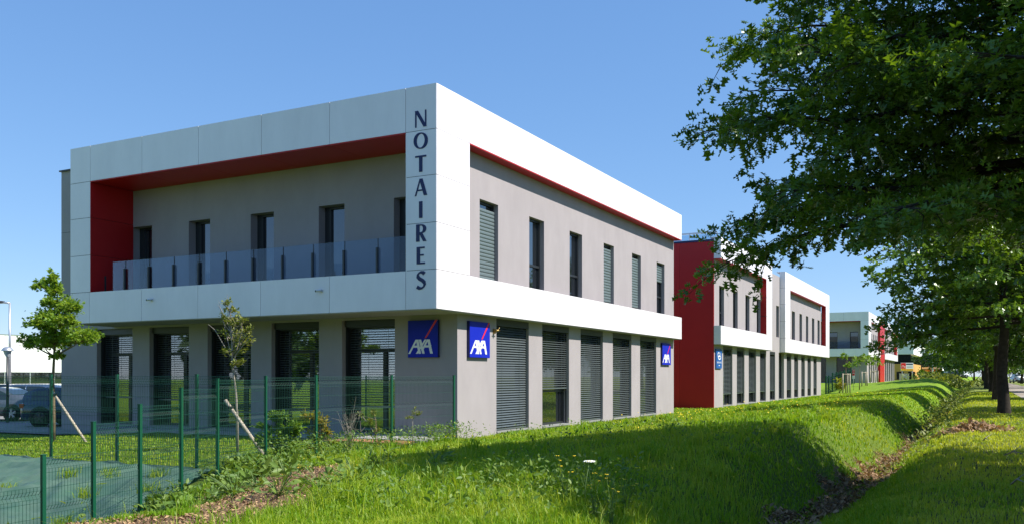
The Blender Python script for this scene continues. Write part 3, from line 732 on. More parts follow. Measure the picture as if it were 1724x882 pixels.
# ---- white and orange building at the far end ----------------------------------------------------------------------------------
bE = thing('commercial_building', 'far white building with an orange ground floor beyond the third office block', 'building')
YE0 = 203.0; xe = X_at(1538, YE0); xa = X_at(1500, YE0); z1 = z_at(579, xe, YE0); zb = z_at(595.5, xe, YE0)
mb = MB(); mb.box(xa, xe, YE0, YE0+30, zb, z1); mb.build('upper_storey', 'warehouse', bE)
mb = MB(); mb.box(xa, xe-.6, YE0+1.5, YE0+30, zb-2.6, zb-.003); mb.build('dark_band', 'pane', bE)
mb = MB(); mb.box(xa, xe-.3, YE0+1.2, YE0+32, .8, zb-2.0); mb.build('orange_base', 'orange_render', bE)
for k in range(4):
    mb = MB(); x = xa+1.0+k*2.2; mb.box(x, x+1.4, YE0+1.12, YE0+1.19, 1, 2.6); mb.build('window', 'pane', bE)
mb = MB(); mb.box(xa-.1, xe+.1, YE0-.1, YE0+30, z1, z1+.15); mb.build('roof', 'soffit', bE)

# ---- white warehouse across the car park ------------------------------------------------------------------------------------------
bW = thing('warehouse', 'long low white warehouse beyond the car park', 'building')
XWh = -80.0; y0, y1 = 36.0, 76.0; zt = z_at(562.5, XWh, 50.5); zb = z_at(626, XWh, 53)
for a, b in zip(np.linspace(y0, y1, 9)[:-1], np.linspace(y0, y1, 9)[1:]):
    mb = MB(); mb.box(XWh-.2, XWh, a+.01, b-.01, zb, zt); mb.build('cladding_panel', 'warehouse', bW)
mb = MB(); mb.box(XWh-30, XWh-.21, y0, y1, -.3, zt-.1); mb.build('wall', 'warehouse', bW)
mb = MB(); mb.box(XWh-.205, XWh-.12, y0, y1, .9, zb); mb.build('window_band', 'pane', bW)
for y in np.linspace(y0, y1, 17): mb = MB(); mb.box(XWh-.12, XWh-.06, y-.05, y+.05, .9, zb-.002); mb.build('mullion', 'silver', bW)
mb = MB(); mb.box(XWh-.21, XWh, y0, y1, -.4, .9); mb.build('plinth', 'white_panel', bW)
mb = MB(); mb.box(XWh-30, XWh+.05, y0-.05, y1+.05, zt, zt+.06); mb.build('roof', 'silver', bW)
# ------------------------------------------------------------------ mesh fences
def wire_panel(p, q, zp0, H, fence, r=.0031, pitch=.05, m='wire_green'):
    """welded mesh panel between two posts: verticals follow the three V folds"""
    p = Vector((p[0], p[1], 0)); q = Vector((q[0], q[1], 0)); L = (q-p).length; u = (q-p)/L; nrm = Vector((u.y, -u.x, 0))
    mb = MB(); folds = [H-.10, H*.60, H*.22]
    zs = [0]
    for f in sorted(folds): zs += [f-.05, f, f+.05]
    off = [0]+[0, .035, 0]*3
    zs.append(H); off.append(0)
    def wire(a, b, rr):
        d = (b-a); w = Vector((0, 0, 1)) if abs(d.z) < .5*d.length else u
        w2 = d.cross(w).normalized()*rr; w1 = w2.cross(d).normalized()*rr
        vs = [a+w1, a-w1*.5+w2*.87, a-w1*.5-w2*.87, b+w1, b-w1*.5+w2*.87, b-w1*.5-w2*.87]
        mb.add(vs, [(0, 1, 4, 3), (1, 2, 5, 4), (2, 0, 3, 5)])
    n = int((L-.08)/pitch)
    for i in range(n+1):
        s = .04+(L-.08)*i/n; b = p+u*s
        for k in range(len(zs)-1):
            wire(b+nrm*off[k]+Vector((0, 0, zp0+zs[k])), b+nrm*off[k+1]+Vector((0, 0, zp0+zs[k+1])), r)
    hz = []
    for f in folds: hz += [(f-.05, 0), (f+.05, 0), (f, .035)]
    z = .1
    while z < H:
        if all(abs(z-f) > .08 for f in folds): hz.append((z, 0))
        z += .2
    for z, o in hz:
        a = p+u*.03+nrm*(o+.005)+Vector((0, 0, zp0+z)); wire(a, a+u*(L-.06), r*1.25)
    return mb.build('wire_mesh', m, fence, kind='stuff')
def fence_post(x, y, z0, z1, fence, w=.05, ang=0):
    mb = MB(); h = w/2; mb.box(-h, h, -h*.75, h*.75, z0, z1)
    o = mb.build('post', 'fence_green', fence, loc=(x, y, 0), rot=(0, 0, ang))
    c = MB(); c.box(-h-.003, h+.003, -h*.75-.003, h*.75+.003, z1, z1+.012); c.build('post_cap', 'fence_green', o)
    k = MB()                                                       # clips along the post edge
    for i in range(8):
        z = z0+.3+(z1-z0-.4)*i/7; k.box(-h-.008, -h+.004, -.012, .012, z-.012, z+.012)
    k.build('clip', 'steel' , o)
    return o
f1 = thing('mesh_fence', 'green wire mesh fence stepping down from the building corner into the lined basin', 'fence')
for i, (x, y, zt) in enumerate(POSTS):
    z0 = gzs(x, y)-.25
    if i < len(POSTS)-1: a = math.atan2(POSTS[i+1][1]-y, POSTS[i+1][0]-x)
    fence_post(x, y, z0, zt, f1, .056, a)
for (x0, y0, t0), (x1, y1, t1) in zip(POSTS[:-1], POSTS[1:]):
    top = min(t0, t1)-.03; H = 1.70; wire_panel((x0, y0), (x1, y1), top-H, H, f1)
f2 = thing('mesh_fence', 'straight green wire mesh fence along the lawn above the green sheet', 'fence')
bx = [-13.03+.0, -15.3, -17.42, -19.7, -22.0]; prev = None
for i, x in enumerate([-11.93]+bx):
    y = 12.02-.02*(x+13)
    if i: fence_post(x, y, gzs(x, y)-.3, 1.63, f2, .056, 0)
    if prev: wire_panel(prev, (x, y), 1.60-1.70, 1.70, f2)
    prev = (x, y)
# fence in front of the third block
f3 = thing('mesh_fence', 'dark green mesh fence behind the young trees past the second office block', 'fence')
prev = None
for px, pyb, pyt in ((1390.5, 664, 632), (1395.3, 662, 631.5), (1401.5, 659, 627), (1408, 656, 625.5), (1414.5, 653, 624), (1421, 650, 622.5), (1427, 648, 621), (1432.5, 645, 620.5), (1438, 644, 620)):
    y = Y_at(px, -12.3+.3*(px-1390)/47); x = -12.3+.3*(px-1390)/47; zt = z_at(pyt, x, y)
    mb = MB(); mb.box(x-.06, x+.06, y-.06, y+.06, gzs(x, y)-.4, zt); mb.build('post', 'fence_green', f3)
    if prev:
        wire_panel(prev[:2], (x, y), min(prev[2], zt)-1.75, 1.7, f3, r=.006, pitch=.12)
    prev = (x, y, zt)

# ------------------------------------------------------------------ green liner sheet in the basin
def tarp():
    xs = np.arange(-26, -9.9, .09); ys = np.arange(3.0, 12.0, .09); A, B = np.meshgrid(xs, ys)
    edge = Xf(B)-.22
    t = (A-xs[0])/(xs[-1]-xs[0]); A = xs[0]+t*(edge-xs[0]); B2 = B-.04*(A+12)*(B > 11)*0
    w = (vnoise(A*.5+B*1.1, B*.8-A*.7, 1.1, 11)-.5)*.16+(vnoise(A+B*.4, B*2-A*.9, 2.4, 12)-.5)*.10+(vnoise(A*.6+B, B*2.6-A*1.3, 4.5, 16)-.5)*.055
    rid = np.abs(np.sin((B*1.25-A*.62+vnoise(A, B, .5, 13)*4)*1.9))**26*.08+np.abs(np.sin((B*.7+A*.5+vnoise(A, B, .6, 15)*5)*1.3))**34*.07
    Z = ground_z(A, B)+.07+w*sm((12-B)/2.2)+rid*(.35+.65*sm((12-B)/1.0))
    Z[-1, :] -= .02
    ny, nx = A.shape; i = np.arange(nx*ny).reshape(ny, nx); F = np.stack([i[:-1, :-1], i[:-1, 1:], i[1:, 1:], i[1:, :-1]], -1).reshape(-1, 4)
    o = link('liner_sheet', np_mesh('liner_sheet', np.stack([A, B2, Z], -1).reshape(-1, 3), F, 'tarp', smooth=True))
    o['label'] = 'wrinkled dark green liner sheet covering the basin behind the fence'; o['category'] = 'ground sheet'
tarp()

# ------------------------------------------------------------------ leaves and trees
def leaf_shape(kind):
    if kind == 'oak':
        half = [(.05, .14), (.36, .16), (.06, .38), (.48, .56), (.07, .66), (.28, .93)]
    elif kind == 'oak_low':
        half = [(.04, .08), (.38, .34), (.10, .48), (.34, .80)]
    elif kind == 'maple':
        half = [(.06, .06), (.50, .22), (.20, .40), (.46, .72), (.12, .70)]
    else: half = [(.22, .25), (.24, .55)]
    R = [(0, 0)]+half+[(0, 1)]; n = len(half)
    V = [(x, y, abs(x)*.35-.12*(y-.4)**2) for x, y in R]+[(-x, y, abs(x)*.35-.12*(y-.4)**2) for x, y in half]
    V.append((0, .45, -.02)); c = len(V)-1
    ringi = [0]+list(range(1, n+1))+[n+1]+[n+2+k for k in range(n)][::-1]
    F = [(ringi[k], ringi[(k+1) % len(ringi)], c) for k in range(len(ringi))]
    return np.array(V, float), np.array(F)
LEAF = {k: leaf_shape(k) for k in ('oak', 'oak_low', 'maple', 'oval')}
def leaves_mesh(name, kind, P, D, S, mats, tint, rg, droop=.25):
    """P points, D preferred axis directions, S sizes"""
    V0, F0 = LEAF[kind]; n = len(P)
    D = D+rg.normal(0, .45, (n, 3)); D[:, 2] -= droop; D /= np.linalg.norm(D, axis=1)[:, None]
    U = np.tile([0, 0, 1.], (n, 1))+rg.normal(0, .55, (n, 3)); X = np.cross(D, U); X /= np.linalg.norm(X, axis=1)[:, None]+1e-9; N = np.cross(X, D)
    V = P[:, None, :]+S[:, None, None]*(V0[None, :, 0:1]*X[:, None]+V0[None, :, 1:2]*D[:, None]+V0[None, :, 2:3]*N[:, None])
    F = F0[None]+np.arange(n)[:, None, None]*len(V0)
    return np_mesh(name, V.reshape(-1, 3), F.reshape(-1, 3), mats, dict(tint=np.repeat(tint, len(V0))))

def oak_parts(seed, H, R, zb, nb, per, kind, size, tube_n=5, twigs=True, wood='bark', r0=.23, step=.34, clus=4):
    rg = np.random.default_rng(seed); wd = MB(); lim = MB(); P = []; D = []; 
    tr = [(0, 0, -.25)]+[(rg.normal(0, .03)*k, rg.normal(0, .03)*k, H*.96*k/7) for k in range(8)]
    rad = [r0*1.5, r0*1.22]+[r0*(1-.92*(k/7)**.9)+.012 for k in range(1, 8)]
    tr.insert(2, (0, 0, .35)); rad.insert(2, r0*1.03)
    wd.tube(tr, rad, 10)
    def prof(z):
        return R*np.interp((z-zb)/(H-zb), [-.1, 0, .22, .42, .62, .82, 1.], [.86, .98, 1, .88, .54, .25, .06])
    for i in range(nb):
        u = (i+.5)/nb; z0 = zb-.15+(H-zb)*.97*u**1.05+rg.normal(0, .12); az = i*2.39996+rg.normal(0, .2)
        L = prof(z0)*rg.uniform(.78, 1.08); rise = np.interp(u, [0, .2, .5, 1], [-.15, .15, .6, 1.1])*L/4; sag = np.interp(u, [0, .3, 1], [.4, .3, .05])
        zs = max(zb*.85, z0-.3-rise*.3); pts = []
        k = 7; bend = rg.normal(0, .25)
        for j in range(k):
            t = j/(k-1); a = az+bend*t*t
            pts.append(np.array([L*t*math.cos(a), L*t*math.sin(a), z0+rise*t-sag*t*t+rg.normal(0, .05)*t]))
        br = (.024+.008*L)*(1-.3*u)
        lim.tube(pts, [br*(1-t)**.8+.007 for t in np.linspace(0, 1, k)], tube_n)
        pts = np.array(pts); nsub = int(L/step)
        for q in range(nsub+1):
            t = .22+.78*q/max(nsub, 1); f = t*(k-1); j = min(int(f), k-2); base = pts[j]+(pts[j+1]-pts[j])*(f-j)
            dr = pts[j+1]-pts[j]; dr /= np.linalg.norm(dr)
            for sgn in ((1, -1) if q < nsub else (0,)):
                an = sgn*rg.uniform(.6, 1.25); c, s = math.cos(an), math.sin(an)
                d = np.array([dr[0]*c-dr[1]*s, dr[0]*s+dr[1]*c, dr[2]*.5+rg.normal(0, .32)-.06]); d /= np.linalg.norm(d)
                l = rg.uniform(.35, 1.0)*(.55+.65*(1-abs(t-.55)))*min(1, L/3.5) if sgn else rg.uniform(.3, .6)
                e1 = base+d*l*.5+rg.normal(0, .04, 3); e2 = base+d*l+np.array([0, 0, -.08*l])+rg.normal(0, .06, 3)
                if twigs: lim.tube([base, e1, e2], [.012, .008, .004], 3, cap=False)
                for c_ in range(clus):
                    tt = .25+.8*c_/max(clus-1, 1); cp = base*(1-tt)+e2*tt if tt < 1 else e2+d*.04
                    m = per if tt < .95 else per+2
                    P.append(cp+rg.normal(0, .07, (m, 3))); dd = np.tile(d, (m, 1))+rg.normal(0, .5, (m, 3)); D.append(dd)
    P = np.concatenate(P); D = np.concatenate(D); n = len(P)
    S = size*rg.uniform(.45, 1.3, n)
    tint = np.clip(vnoise(P[:, 0]+P[:, 2]*.7, P[:, 1], .9, seed)*.9-.25+rg.uniform(0, .45, n), 0, 1)
    return wd, lim, leaves_mesh('crown', kind, P, D, S, 'oak_leaf', tint, rg), n

def tree_obj(name, label, loc, wd, lim, crown, rz=0, sc=1, group=None, cat='tree'):
    t = thing(name, label, cat, loc, rz, group); t.scale = (sc, sc, sc)
    link('trunk', wd, t); link('limbs', lim, t); link('crown', crown, t, kind='stuff')
    return t
ROWX = .83
wd, lim, cr, nl = oak_parts(11, 10.8, 4.85, 3.85, 108, 7, 'oak', .15, clus=4, step=.31)
print('near oak leaves', nl)
near = tree_obj('oak_tree', 'large near oak whose dark leafy crown fills the top right of the view', (1.0, 14.9, .26), wd.mesh('trunk', 'bark'), lim.mesh('limbs', 'bark'), cr, rz=.8)
mids = []
for sd_ in (21, 22):
    wd, lim, cr, nl = oak_parts(sd_, 10.4, 4.8, 3.1, 64, 6, 'oak_low', .24, tube_n=4, step=.40, clus=3, r0=.195)
    print('mid oak leaves', nl)
    mids.append((wd.mesh('trunk', 'bark'), lim.mesh('limbs', 'bark'), cr))
wd, lim, cr, nl = oak_parts(23, 10.4, 5.0, 2.9, 44, 5, 'oval', .42, tube_n=3, step=.6, clus=2, twigs=False)
fars = (wd.mesh('trunk', 'bark'), lim.mesh('limbs', 'bark'), cr); print('far leaves', nl)
rowY = [35.7, 55.8, 74, 86, 98, 110, 122, 136, 152, 170, 190]
ordn = ['first', 'second', 'third', 'fourth', 'fifth', 'sixth', 'seventh', 'eighth', 'ninth', 'tenth', 'eleventh']
for i, y in enumerate(rowY):
    x = ROWX+(-.05, .0, .25, .1, -.15, 0, .2, -.3, .1, -.2, .1)[i]
    lab = 'thick trunked oak beside the ditch, first of the row past the dry leaf pile' if i == 0 else f'{ordn[i]} oak of the row beside the path, counted from the thickest trunk'
    tree_obj('oak_tree', lab, (x, y, gzs(x, y)), *(mids[i % 2] if i < 4 else fars), rz=1.3*i+.4, sc=(1, .96, .98, .95, 1, .97, 1.02, 1, 1, 1, 1)[i], group='oaks in the row beside the ditch')
for i, y in enumerate([11.7, 41, 61, 84, 104, 125, 146, 168, 190]):
    x = 6.4+(.2, -.1, .1, -.2)[i % 4] if i else 5.9
    tree_obj('oak_tree', (f'oak on the far side of the path, {ordn[i-1]} one in view along it' if i else 'oak across the path just outside the frame, shading the grass at the lower right'), (x, y, gzs(x, y)), *(mids[(i+1) % 2] if i < 3 else fars), rz=.9*i+2, sc=.92 if i else 1.08, group='oaks across the path')

def clump_tree(name, label, cat, loc, trunk, clumps, kind, size, lm, wm, seed, group=None, r0=.05, dens=90, inner=.35):
    """young tree or shrub: trunk polyline and leaf clumps (x, y, z, rx, ry, rz, n)"""
    rg = np.random.default_rng(seed); t = thing(name, label, cat, loc, 0, group)
    w = MB(); k = len(trunk); w.tube(trunk, [r0*(1-.75*i/(k-1)) for i in range(k)], 7); w.build('trunk' if 'tree' in name else 'stem', wm, t)
    lim = MB(); P = []; D = []
    for cx, cy, cz, rx, ry, rz, n in clumps:
        c = np.array([cx, cy, cz]); tp = min((Vector(q) for q in trunk), key=lambda q: (q-Vector((cx, cy, cz-rz*1.2))).length)
        lim.tube([tp, (tp*.35+Vector(c)*.65)+Vector((0, 0, -.1*rz)), Vector(c)+Vector((0, 0, rz*.3))], [r0*.42, r0*.26, r0*.08], 5, cap=False)
        for j in range(max(5, n//14)):
            d = rg.normal(0, 1, 3); d[2] = abs(d[2])*.8-.1; d /= np.linalg.norm(d); e = c+d*np.array([rx, ry, rz])*rg.uniform(.7, 1.08)
            s0 = c*.8+np.array(tp)*.2
            lim.tube([s0, (s0+e)/2+rg.normal(0, .03, 3), e], [r0*.14, r0*.09, r0*.04], 3, cap=False)
            m = 14; tt = rg.uniform(inner, 1.05, m)[:, None]
            P.append(s0+(e-s0)*tt+rg.normal(0, .16*min(rx, rz), (m, 3))); D.append(np.tile(d, (m, 1)))
    if len(lim.v): lim.build('limbs' if 'tree' in name else 'twigs', wm, t)
    P = np.concatenate(P); D = np.concatenate(D); n = len(P)
    tint = np.clip(rg.uniform(-.15, .8, n)+(vnoise(P[:, 0]*1.3+P[:, 2], P[:, 1], 2.2, seed)-.5)*.6, 0, 1)
    link('crown' if 'tree' in name else 'foliage', leaves_mesh('crown', kind, P, D, size*rg.uniform(.6, 1.25, n), lm, tint, rg, droop=.15), t, kind='stuff')
    return t
# the two staked trees on the lawn: local x runs along the facade (image right), scale by their distance
def local(px, py, o): # offset from tree base in the facade plane
    x = X_at(px, o[1]); return (x-o[0], 0, z_at(py, x, o[1])-o[2])
o = (*pt(90, 23.2), 0); o = (o[0], o[1], gzs(o[0], o[1]))
L = lambda px, py: local(px, py, o)
u = .0169  # metres per photo pixel there
cl = []
for px, py, rx, rz, n in ((88, 575, 30, 20, 240), (55, 580, 27, 16, 170), (120, 572, 28, 17, 170), (155, 570, 24, 10, 110), (92, 545, 32, 18, 230), (65, 550, 22, 14, 120), (125, 545, 20, 14, 110),
                          (100, 520, 20, 16, 130), (72, 510, 11, 14, 70), (66, 483, 9, 11, 55), (98, 495, 12, 16, 80), (96, 474, 9, 13, 60), (128, 520, 16, 10, 60), (100, 600, 10, 7, 40), (40, 572, 12, 8, 40)):
    a = L(px, py); cl.append((a[0], rng.uniform(-.35, .35), a[2], rx*u*1.15, rx*u*.9, rz*u*1.15, int(n*5)))
clump_tree('maple_tree', 'leafy green young maple on the lawn, held by a leaning stake', 'tree', o,
           [(0, 0, -.1), (.01, 0, .7), L(89, 640), L(91, 600), L(93, 550), L(97, 490)], cl, 'maple', .088, 'maple_leaf', 'young_bark', 3, r0=.055, inner=.55)
def stake(p0, p1, y, label, mname, r, tie):
    a = (X_at(p0[0], y), y-.15, 0); b = (X_at(p1[0], y-.1), y-.1, 0)
    a = (a[0], a[1], z_at(p0[1], a[0], a[1])); b = (b[0], b[1], z_at(p1[1], b[0], b[1])); e = Vector(b)+(Vector(b)-Vector(a)).normalized()*.25
    t = thing('support_stake', label, 'stake', (0, 0, 0)); mb = MB(); mb.tube([a, ((Vector(a)+e)/2), e], r, 8); mb.build('pole', mname, t)
    mb = MB(); c = Vector(a)*.86+Vector(b)*.14; mb.lathe([(r*1.9, -.03), (r*2.1, 0), (r*1.9, .03)], 10, c=c); mb.build('tie', 'plastic', t)
stake((93, 652), (141, 738), o[1], 'leaning wooden stake against the leafy young maple', 'stake', .034, 1)
o = (*pt(399.5, 19.4), 0); o = (o[0], o[1], gzs(o[0], o[1])); u = .0142; L = lambda px, py: local(px, py, o)
cl = []
for px, py, rx, rz, n in ((392, 590, 22, 14, 120), (385, 565, 26, 18, 120), (405, 572, 20, 16, 80), (395, 545, 24, 14, 90), (415, 560, 10, 12, 30), (378, 540, 14, 12, 36), (405, 610, 12, 7, 50), (388, 527, 16, 9, 26), (382, 510, 13, 12, 14), (415, 540, 10, 10, 14), (395, 615, 10, 6, 30)):
    a = L(px, py); cl.append((a[0], rng.uniform(-.12, .12), a[2], rx*u, rx*u*.7, rz*u, int(n*1.7)))
t2 = clump_tree('hornbeam_tree', 'thin half bare young tree with grey twigs in front of the middle doorway', 'tree', o,
           [(0, 0, -.1), (.0, 0, .8), L(397, 660), L(391, 610), L(390, 560), L(386, 520)], cl, 'oval', .07, 'dull_leaf', 'grey_twig', 5, r0=.034, inner=.2)
mb = MB()
for a, b, c in (((390, 600), (377, 545), (368, 505)), ((392, 590), (384, 530), (383, 495)), ((392, 580), (410, 540), (414, 535)), ((394, 600), (414, 575), (426, 560)), ((388, 600), (362, 555), (350, 545)),
                ((390, 570), (388, 520), (392, 510)), ((396, 612), (412, 608), (420, 600)), ((390, 560), (372, 520), (366, 512)), ((398, 590), (408, 555), (404, 530))):
    mb.tube([L(*a), L(*b), L(*c)], [.010, .007, .003], 4)
mb.build('bare_twig', 'grey_twig', t2)
stake((388, 673), (442, 762), o[1], 'pale leaning stake crossing the thin half bare tree', 'stake', .038, 1)

# shrubs in front of the facade beside the fence
def shrub(px, py, d, label, cl, kind, size, lm, wm, seed, name='shrub', r0=.02, inner=.2, cat='shrub', dn=1):
    x, y = pt(px, d); o = (x, y, gzs(x, y)); u = d/FPX
    C = [((cx-px)*u*.89, ((cx-px)*u*.45)+rng.uniform(-.1, .1), max((py-cy)*u, .05), rx*u, rx*u*.8, rz*u, int(n*dn)) for cx, cy, rx, rz, n in cl]
    top = max(c[2] for c in C)
    return clump_tree(name, label, cat, o, [(0, 0, -.1), (0.02, 0, top*.4), (0, .02, top*.8)], C, kind, size, lm, wm, seed, r0=r0, inner=inner)
shrub(470, 762, 18.2, 'bushy bright green shrub behind the fence at the top of the bank',
      [(455, 735, 24, 20, 150), (480, 720, 22, 18, 150), (468, 695, 18, 12, 110), (500, 712, 14, 8, 50), (440, 712, 12, 8, 40), (482, 745, 20, 12, 90)], 'oval', .09, 'shrub_leaf', 'young_bark', 31, dn=4.5)
shrub(540, 752, 19.2, 'tall yellow green shrub with reddish tips beside the fence post',
      [(524, 690, 12, 12, 60), (545, 700, 12, 18, 90), (540, 720, 14, 14, 80), (556, 714, 9, 8, 36), (525, 725, 12, 20, 60), (535, 740, 14, 12, 60), (558, 735, 8, 6, 20)], 'oval', .09, 'gold_leaf', 'young_bark', 32, dn=2.6)
shrub(632, 748, 20.4, 'loose olive shrub with dry tips in front of the right doorway',
      [(610, 688, 7, 6, 18), (620, 700, 8, 10, 20), (632, 715, 12, 8, 30), (638, 735, 16, 9, 60), (625, 685, 6, 5, 12), (655, 740, 10, 6, 26)], 'oval', .06, 'dull_leaf', 'young_bark', 33)
shrub(694, 742, 21.4, 'thin small sapling against the shaded wall below the logo board',
      [(699, 685, 9, 9, 46), (694, 693, 7, 6, 20), (705, 690, 6, 5, 18)], 'oval', .05, 'dull_leaf', 'grey_twig', 34, name='sapling', r0=.014, cat='sapling')
x, y = pt(588, 19.9); g = thing('dead_shrub', 'bare grey dead shrub between the two leafy shrubs', 'shrub', (x, y, gzs(x, y))); rg = np.random.default_rng(4)
mb = MB()
for k in range(26):
    a = rg.uniform(0, 6.28); r = rg.uniform(.05, .5); h = rg.uniform(.35, 1.0) if k else 1.25
    p1 = Vector((.3*r*math.cos(a), .3*r*math.sin(a), h*.5)); p2 = Vector((r*math.cos(a), r*math.sin(a), h)); mb.tube([(0, 0, 0), p1, p2], [.009, .006, .0025], 4)
    for q in range(2): b = p1.lerp(p2, rg.uniform(.1, .8)); mb.tube([b, b+Vector(rg.normal(0, .12, 3))+Vector((0, 0, .12))], [.004, .002], 3)
mb.build('twigs', 'grey_twig', g)

# young trees and wooden frames beyond the second block
for px, pyt, d, lab, fl in ((1447, 598, 84, 'young tree with an airy light green crown left of the red strip', ((1450, 612, 16, 10, 70), (1440, 606, 10, 7, 30), (1458, 600, 8, 7, 30))),
                       (1470, 596, 96, 'young tree with an airy crown in front of the red strip', ((1470, 605, 14, 11, 90), (1478, 612, 10, 7, 40), (1462, 612, 9, 6, 30))),
                       (1424, 600, 80, 'spindly young tree with few leaves behind the green fence', ((1421, 602, 4, 10, 22), (1430, 616, 4, 5, 10)))):
    x, y = pt(px, d); o = (x, y, gzs(x, y)); u = d/FPX
    C = [((cx-px)*u*.88, rng.uniform(-.3, .3), z_at(cy, x, y)-o[2], rx*u, rx*u, rz*u, n) for cx, cy, rx, rz, n in fl]
    clump_tree('young_tree', lab, 'tree', o, [(0, 0, -.1), (0, 0, 1), (.03, 0, C[0][2])], C, 'oval', .26, 'maple_leaf', 'young_bark', int(px), r0=.05)
k = 0
for px0, px1, yt, yb, d, lab in ((1419, 1431, 628, 656, 80, 'low wooden tree guard of posts and rails by the green fence'), (1451, 1460, 625, 647, 88, 'middle wooden tree guard under the young trees'), (1465, 1478, 623, 643, 95, 'wooden tree guard in front of the red strip')):
    g = thing('tree_guard', lab, 'tree guard')
    pts = [pt(px0, d), pt(px1, d), pt((px0+px1)/2+2, d+1.2)]
    for x, y in pts: mb = MB(); zt = z_at(yt, x, y); mb.tube([(x, y, gzs(x, y)-.1), (x, y, zt)], .06, 6); mb.build('post', 'stake', g)
    mb = MB()
    for a, b in ((0, 1), (1, 2), (2, 0)):
        za = z_at(yt+1.5, *pts[a]); mb.tube([(*pts[a], za), (*pts[b], za)], .04, 5)
    mb.build('rail', 'stake', g)
for px, py, d, lab in ((1413, 650, 82, 'yellow green bush in front of the far green fence'), (1551, 636, 120, 'dark round bush beside the estate board')):
    x, y = pt(px, d); o = (x, y, gzs(x, y)); u = d/FPX
    clump_tree('bush', lab, 'bush', o, [(0, 0, 0), (0, 0, .4), (0, 0, .8)], [(0, 0, .7, 7*u, 7*u, .8, 160), (.2, 0, .3, 8*u, 8*u, .5, 100)], 'oval', .28, 'gold_leaf' if px < 1500 else 'shrub_leaf', 'young_bark', int(px), r0=.04, inner=.1)
# ------------------------------------------------------------------ signs and small far things
x, y = pt(1437, 84); g = thing('notice_sign', 'narrow red and white notice panel on a post by the far fence', 'sign', (0, 0, 0)); zt, zm, zb = z_at(621, x, y), z_at(631.5, x, y), z_at(637, x, y)
mb = MB(); mb.box(x-.11, x+.11, y-.02, y+.02, zb, zt); mb.build('panel', 'sign_white', g)
mb = MB(); mb.box(x-.105, x+.105, y-.026, y-.0205, zm, zt-.02); mb.build('red_face', 'sign_red', g)
mb = MB(); 
for k, w in enumerate((.07, .05, .08)): mb.box(x-w, x+w, y-.031, y-.0262, zt-.14-.13*k, zt-.1-.13*k)
mb.build('text_bars', 'sign_white', g)
mb = MB(); mb.tube([(x, y+.04, gzs(x, y)-.2), (x, y+.04, zt-.05)], .03, 6); mb.build('pole', 'steel', g)

d = 120; xa, ya = pt(1516.6, d); xb_, yb_ = pt(1537.8, d); zt, zb, zm = z_at(610, xa, ya), z_at(623.5, xa, ya), z_at(620, xa, ya)
g = thing('estate_board', 'red white and yellow board on two posts near the far buildings', 'sign')
A, B = Vector((xa, ya, 0)), Vector((xb_, yb_, 0)); un = (B-A); nn = Vector((un.y, -un.x, 0)).normalized()
fn = lambda u, v, t: tuple(A+un*u+nn*t+Vector((0, 0, zb+(zt-zb)*v)))
R_ = lambda mb, u0, u1, v0, v1, t0, t1: mb.prism([(u0, v0), (u1, v0), (u1, v1), (u0, v1)], fn, t0, t1)
mb = MB(); R_(mb, 0, 1, 0, 1, -.06, 0); mb.build('panel', 'sign_white', g)
mb = MB(); R_(mb, .02, .40, .27, .97, 0, .008); mb.build('red_square', 'sign_red', g)
mb = MB(); R_(mb, .02, .98, .02, .25, 0, .009); mb.build('yellow_strip', 'sign_yellow', g)
mb = MB()
for u0 in (.12, .26, .36, .50, .62, .76, .86): R_(mb, u0, u0+.06, .08, .19, .009, .013)
mb.build('number_marks', 'sign_red', g)
mb = MB(); R_(mb, .43, .96, .76, .90, 0, .008); mb.build('dark_bar', 'letter_blue', g)
mb = MB()
for u0 in (.50, .59, .68, .77, .86): R_(mb, u0, u0+.06, .42, .54, 0, .007)
mb.build('grey_letters', 'silver', g)
mb = MB(); 
stroke(mb, [(.08, .42), (.12, .70), (.17, .50), (.22, .70), (.26, .42)], fn, 0, 0, .008, .012, const=.03)
stroke(mb, [(.29, .56), (.29, .42), (.35, .42), (.35, .56)], fn, 0, 0, .008, .013, const=.025); mb.build('white_letters', 'sign_white', g)
for u0 in (.14, .94):
    p = A+un*u0-nn*.12; mb = MB(); mb.tube([(p.x, p.y, gzs(p.x, p.y)-.3), (p.x, p.y, zt-.1)], .09, 6); mb.build('post', 'silver', g)
# grey cabinets behind the board, canopy, poles
g = thing('utility_cabinet', 'pair of grey utility cabinets behind the estate board', 'cabinet')
for px in (1518, 1526):
    x, y = pt(px, 126); mb = MB(); mb.box(x-.3, x+.3, y, y+.5, gzs(x, y)-.2, z_at(628.5, x, y)); mb.box(x-.33, x+.33, y-.03, y+.53, z_at(628.5, x, y), z_at(628, x, y)); mb.build('cabinet_box', 'silver', g)
g = thing('canopy', 'flat grey canopy roof on thin columns at the far end of the lawn', 'canopy')
x0, y0 = pt(1552, 190); x1, y1 = pt(1586, 178); zt = z_at(617.5, x0, y0)
mb = MB(); mb.prism([(x0, y0), (x1, y1), (x1+1, y1+7), (x0+1, y0+7)], lambda u, v, t: (u, v, t), zt-.4, zt); mb.build('roof', 'silver', g)
for q in (.05, .35, .65, .95):
    x = x0+(x1-x0)*q+.3; y = y0+(y1-y0)*q+.5; mb = MB(); mb.tube([(x, y, .3), (x, y, zt-.4)], .12, 6); mb.build('column', 'silver', g)
mb = MB(); mb.prism([(x0, y0+6), (x1, y1+6), (x1, y1+6.3), (x0, y0+6.3)], lambda u, v, t: (u, v, t), .3, zt-.5); mb.build('rear_wall', 'orange_render', g)
g = thing('lamp_post', 'thin white lamp post at the far end of the lawn', 'lamp post'); x, y = pt(1570, 170); zt = z_at(596, x, y)
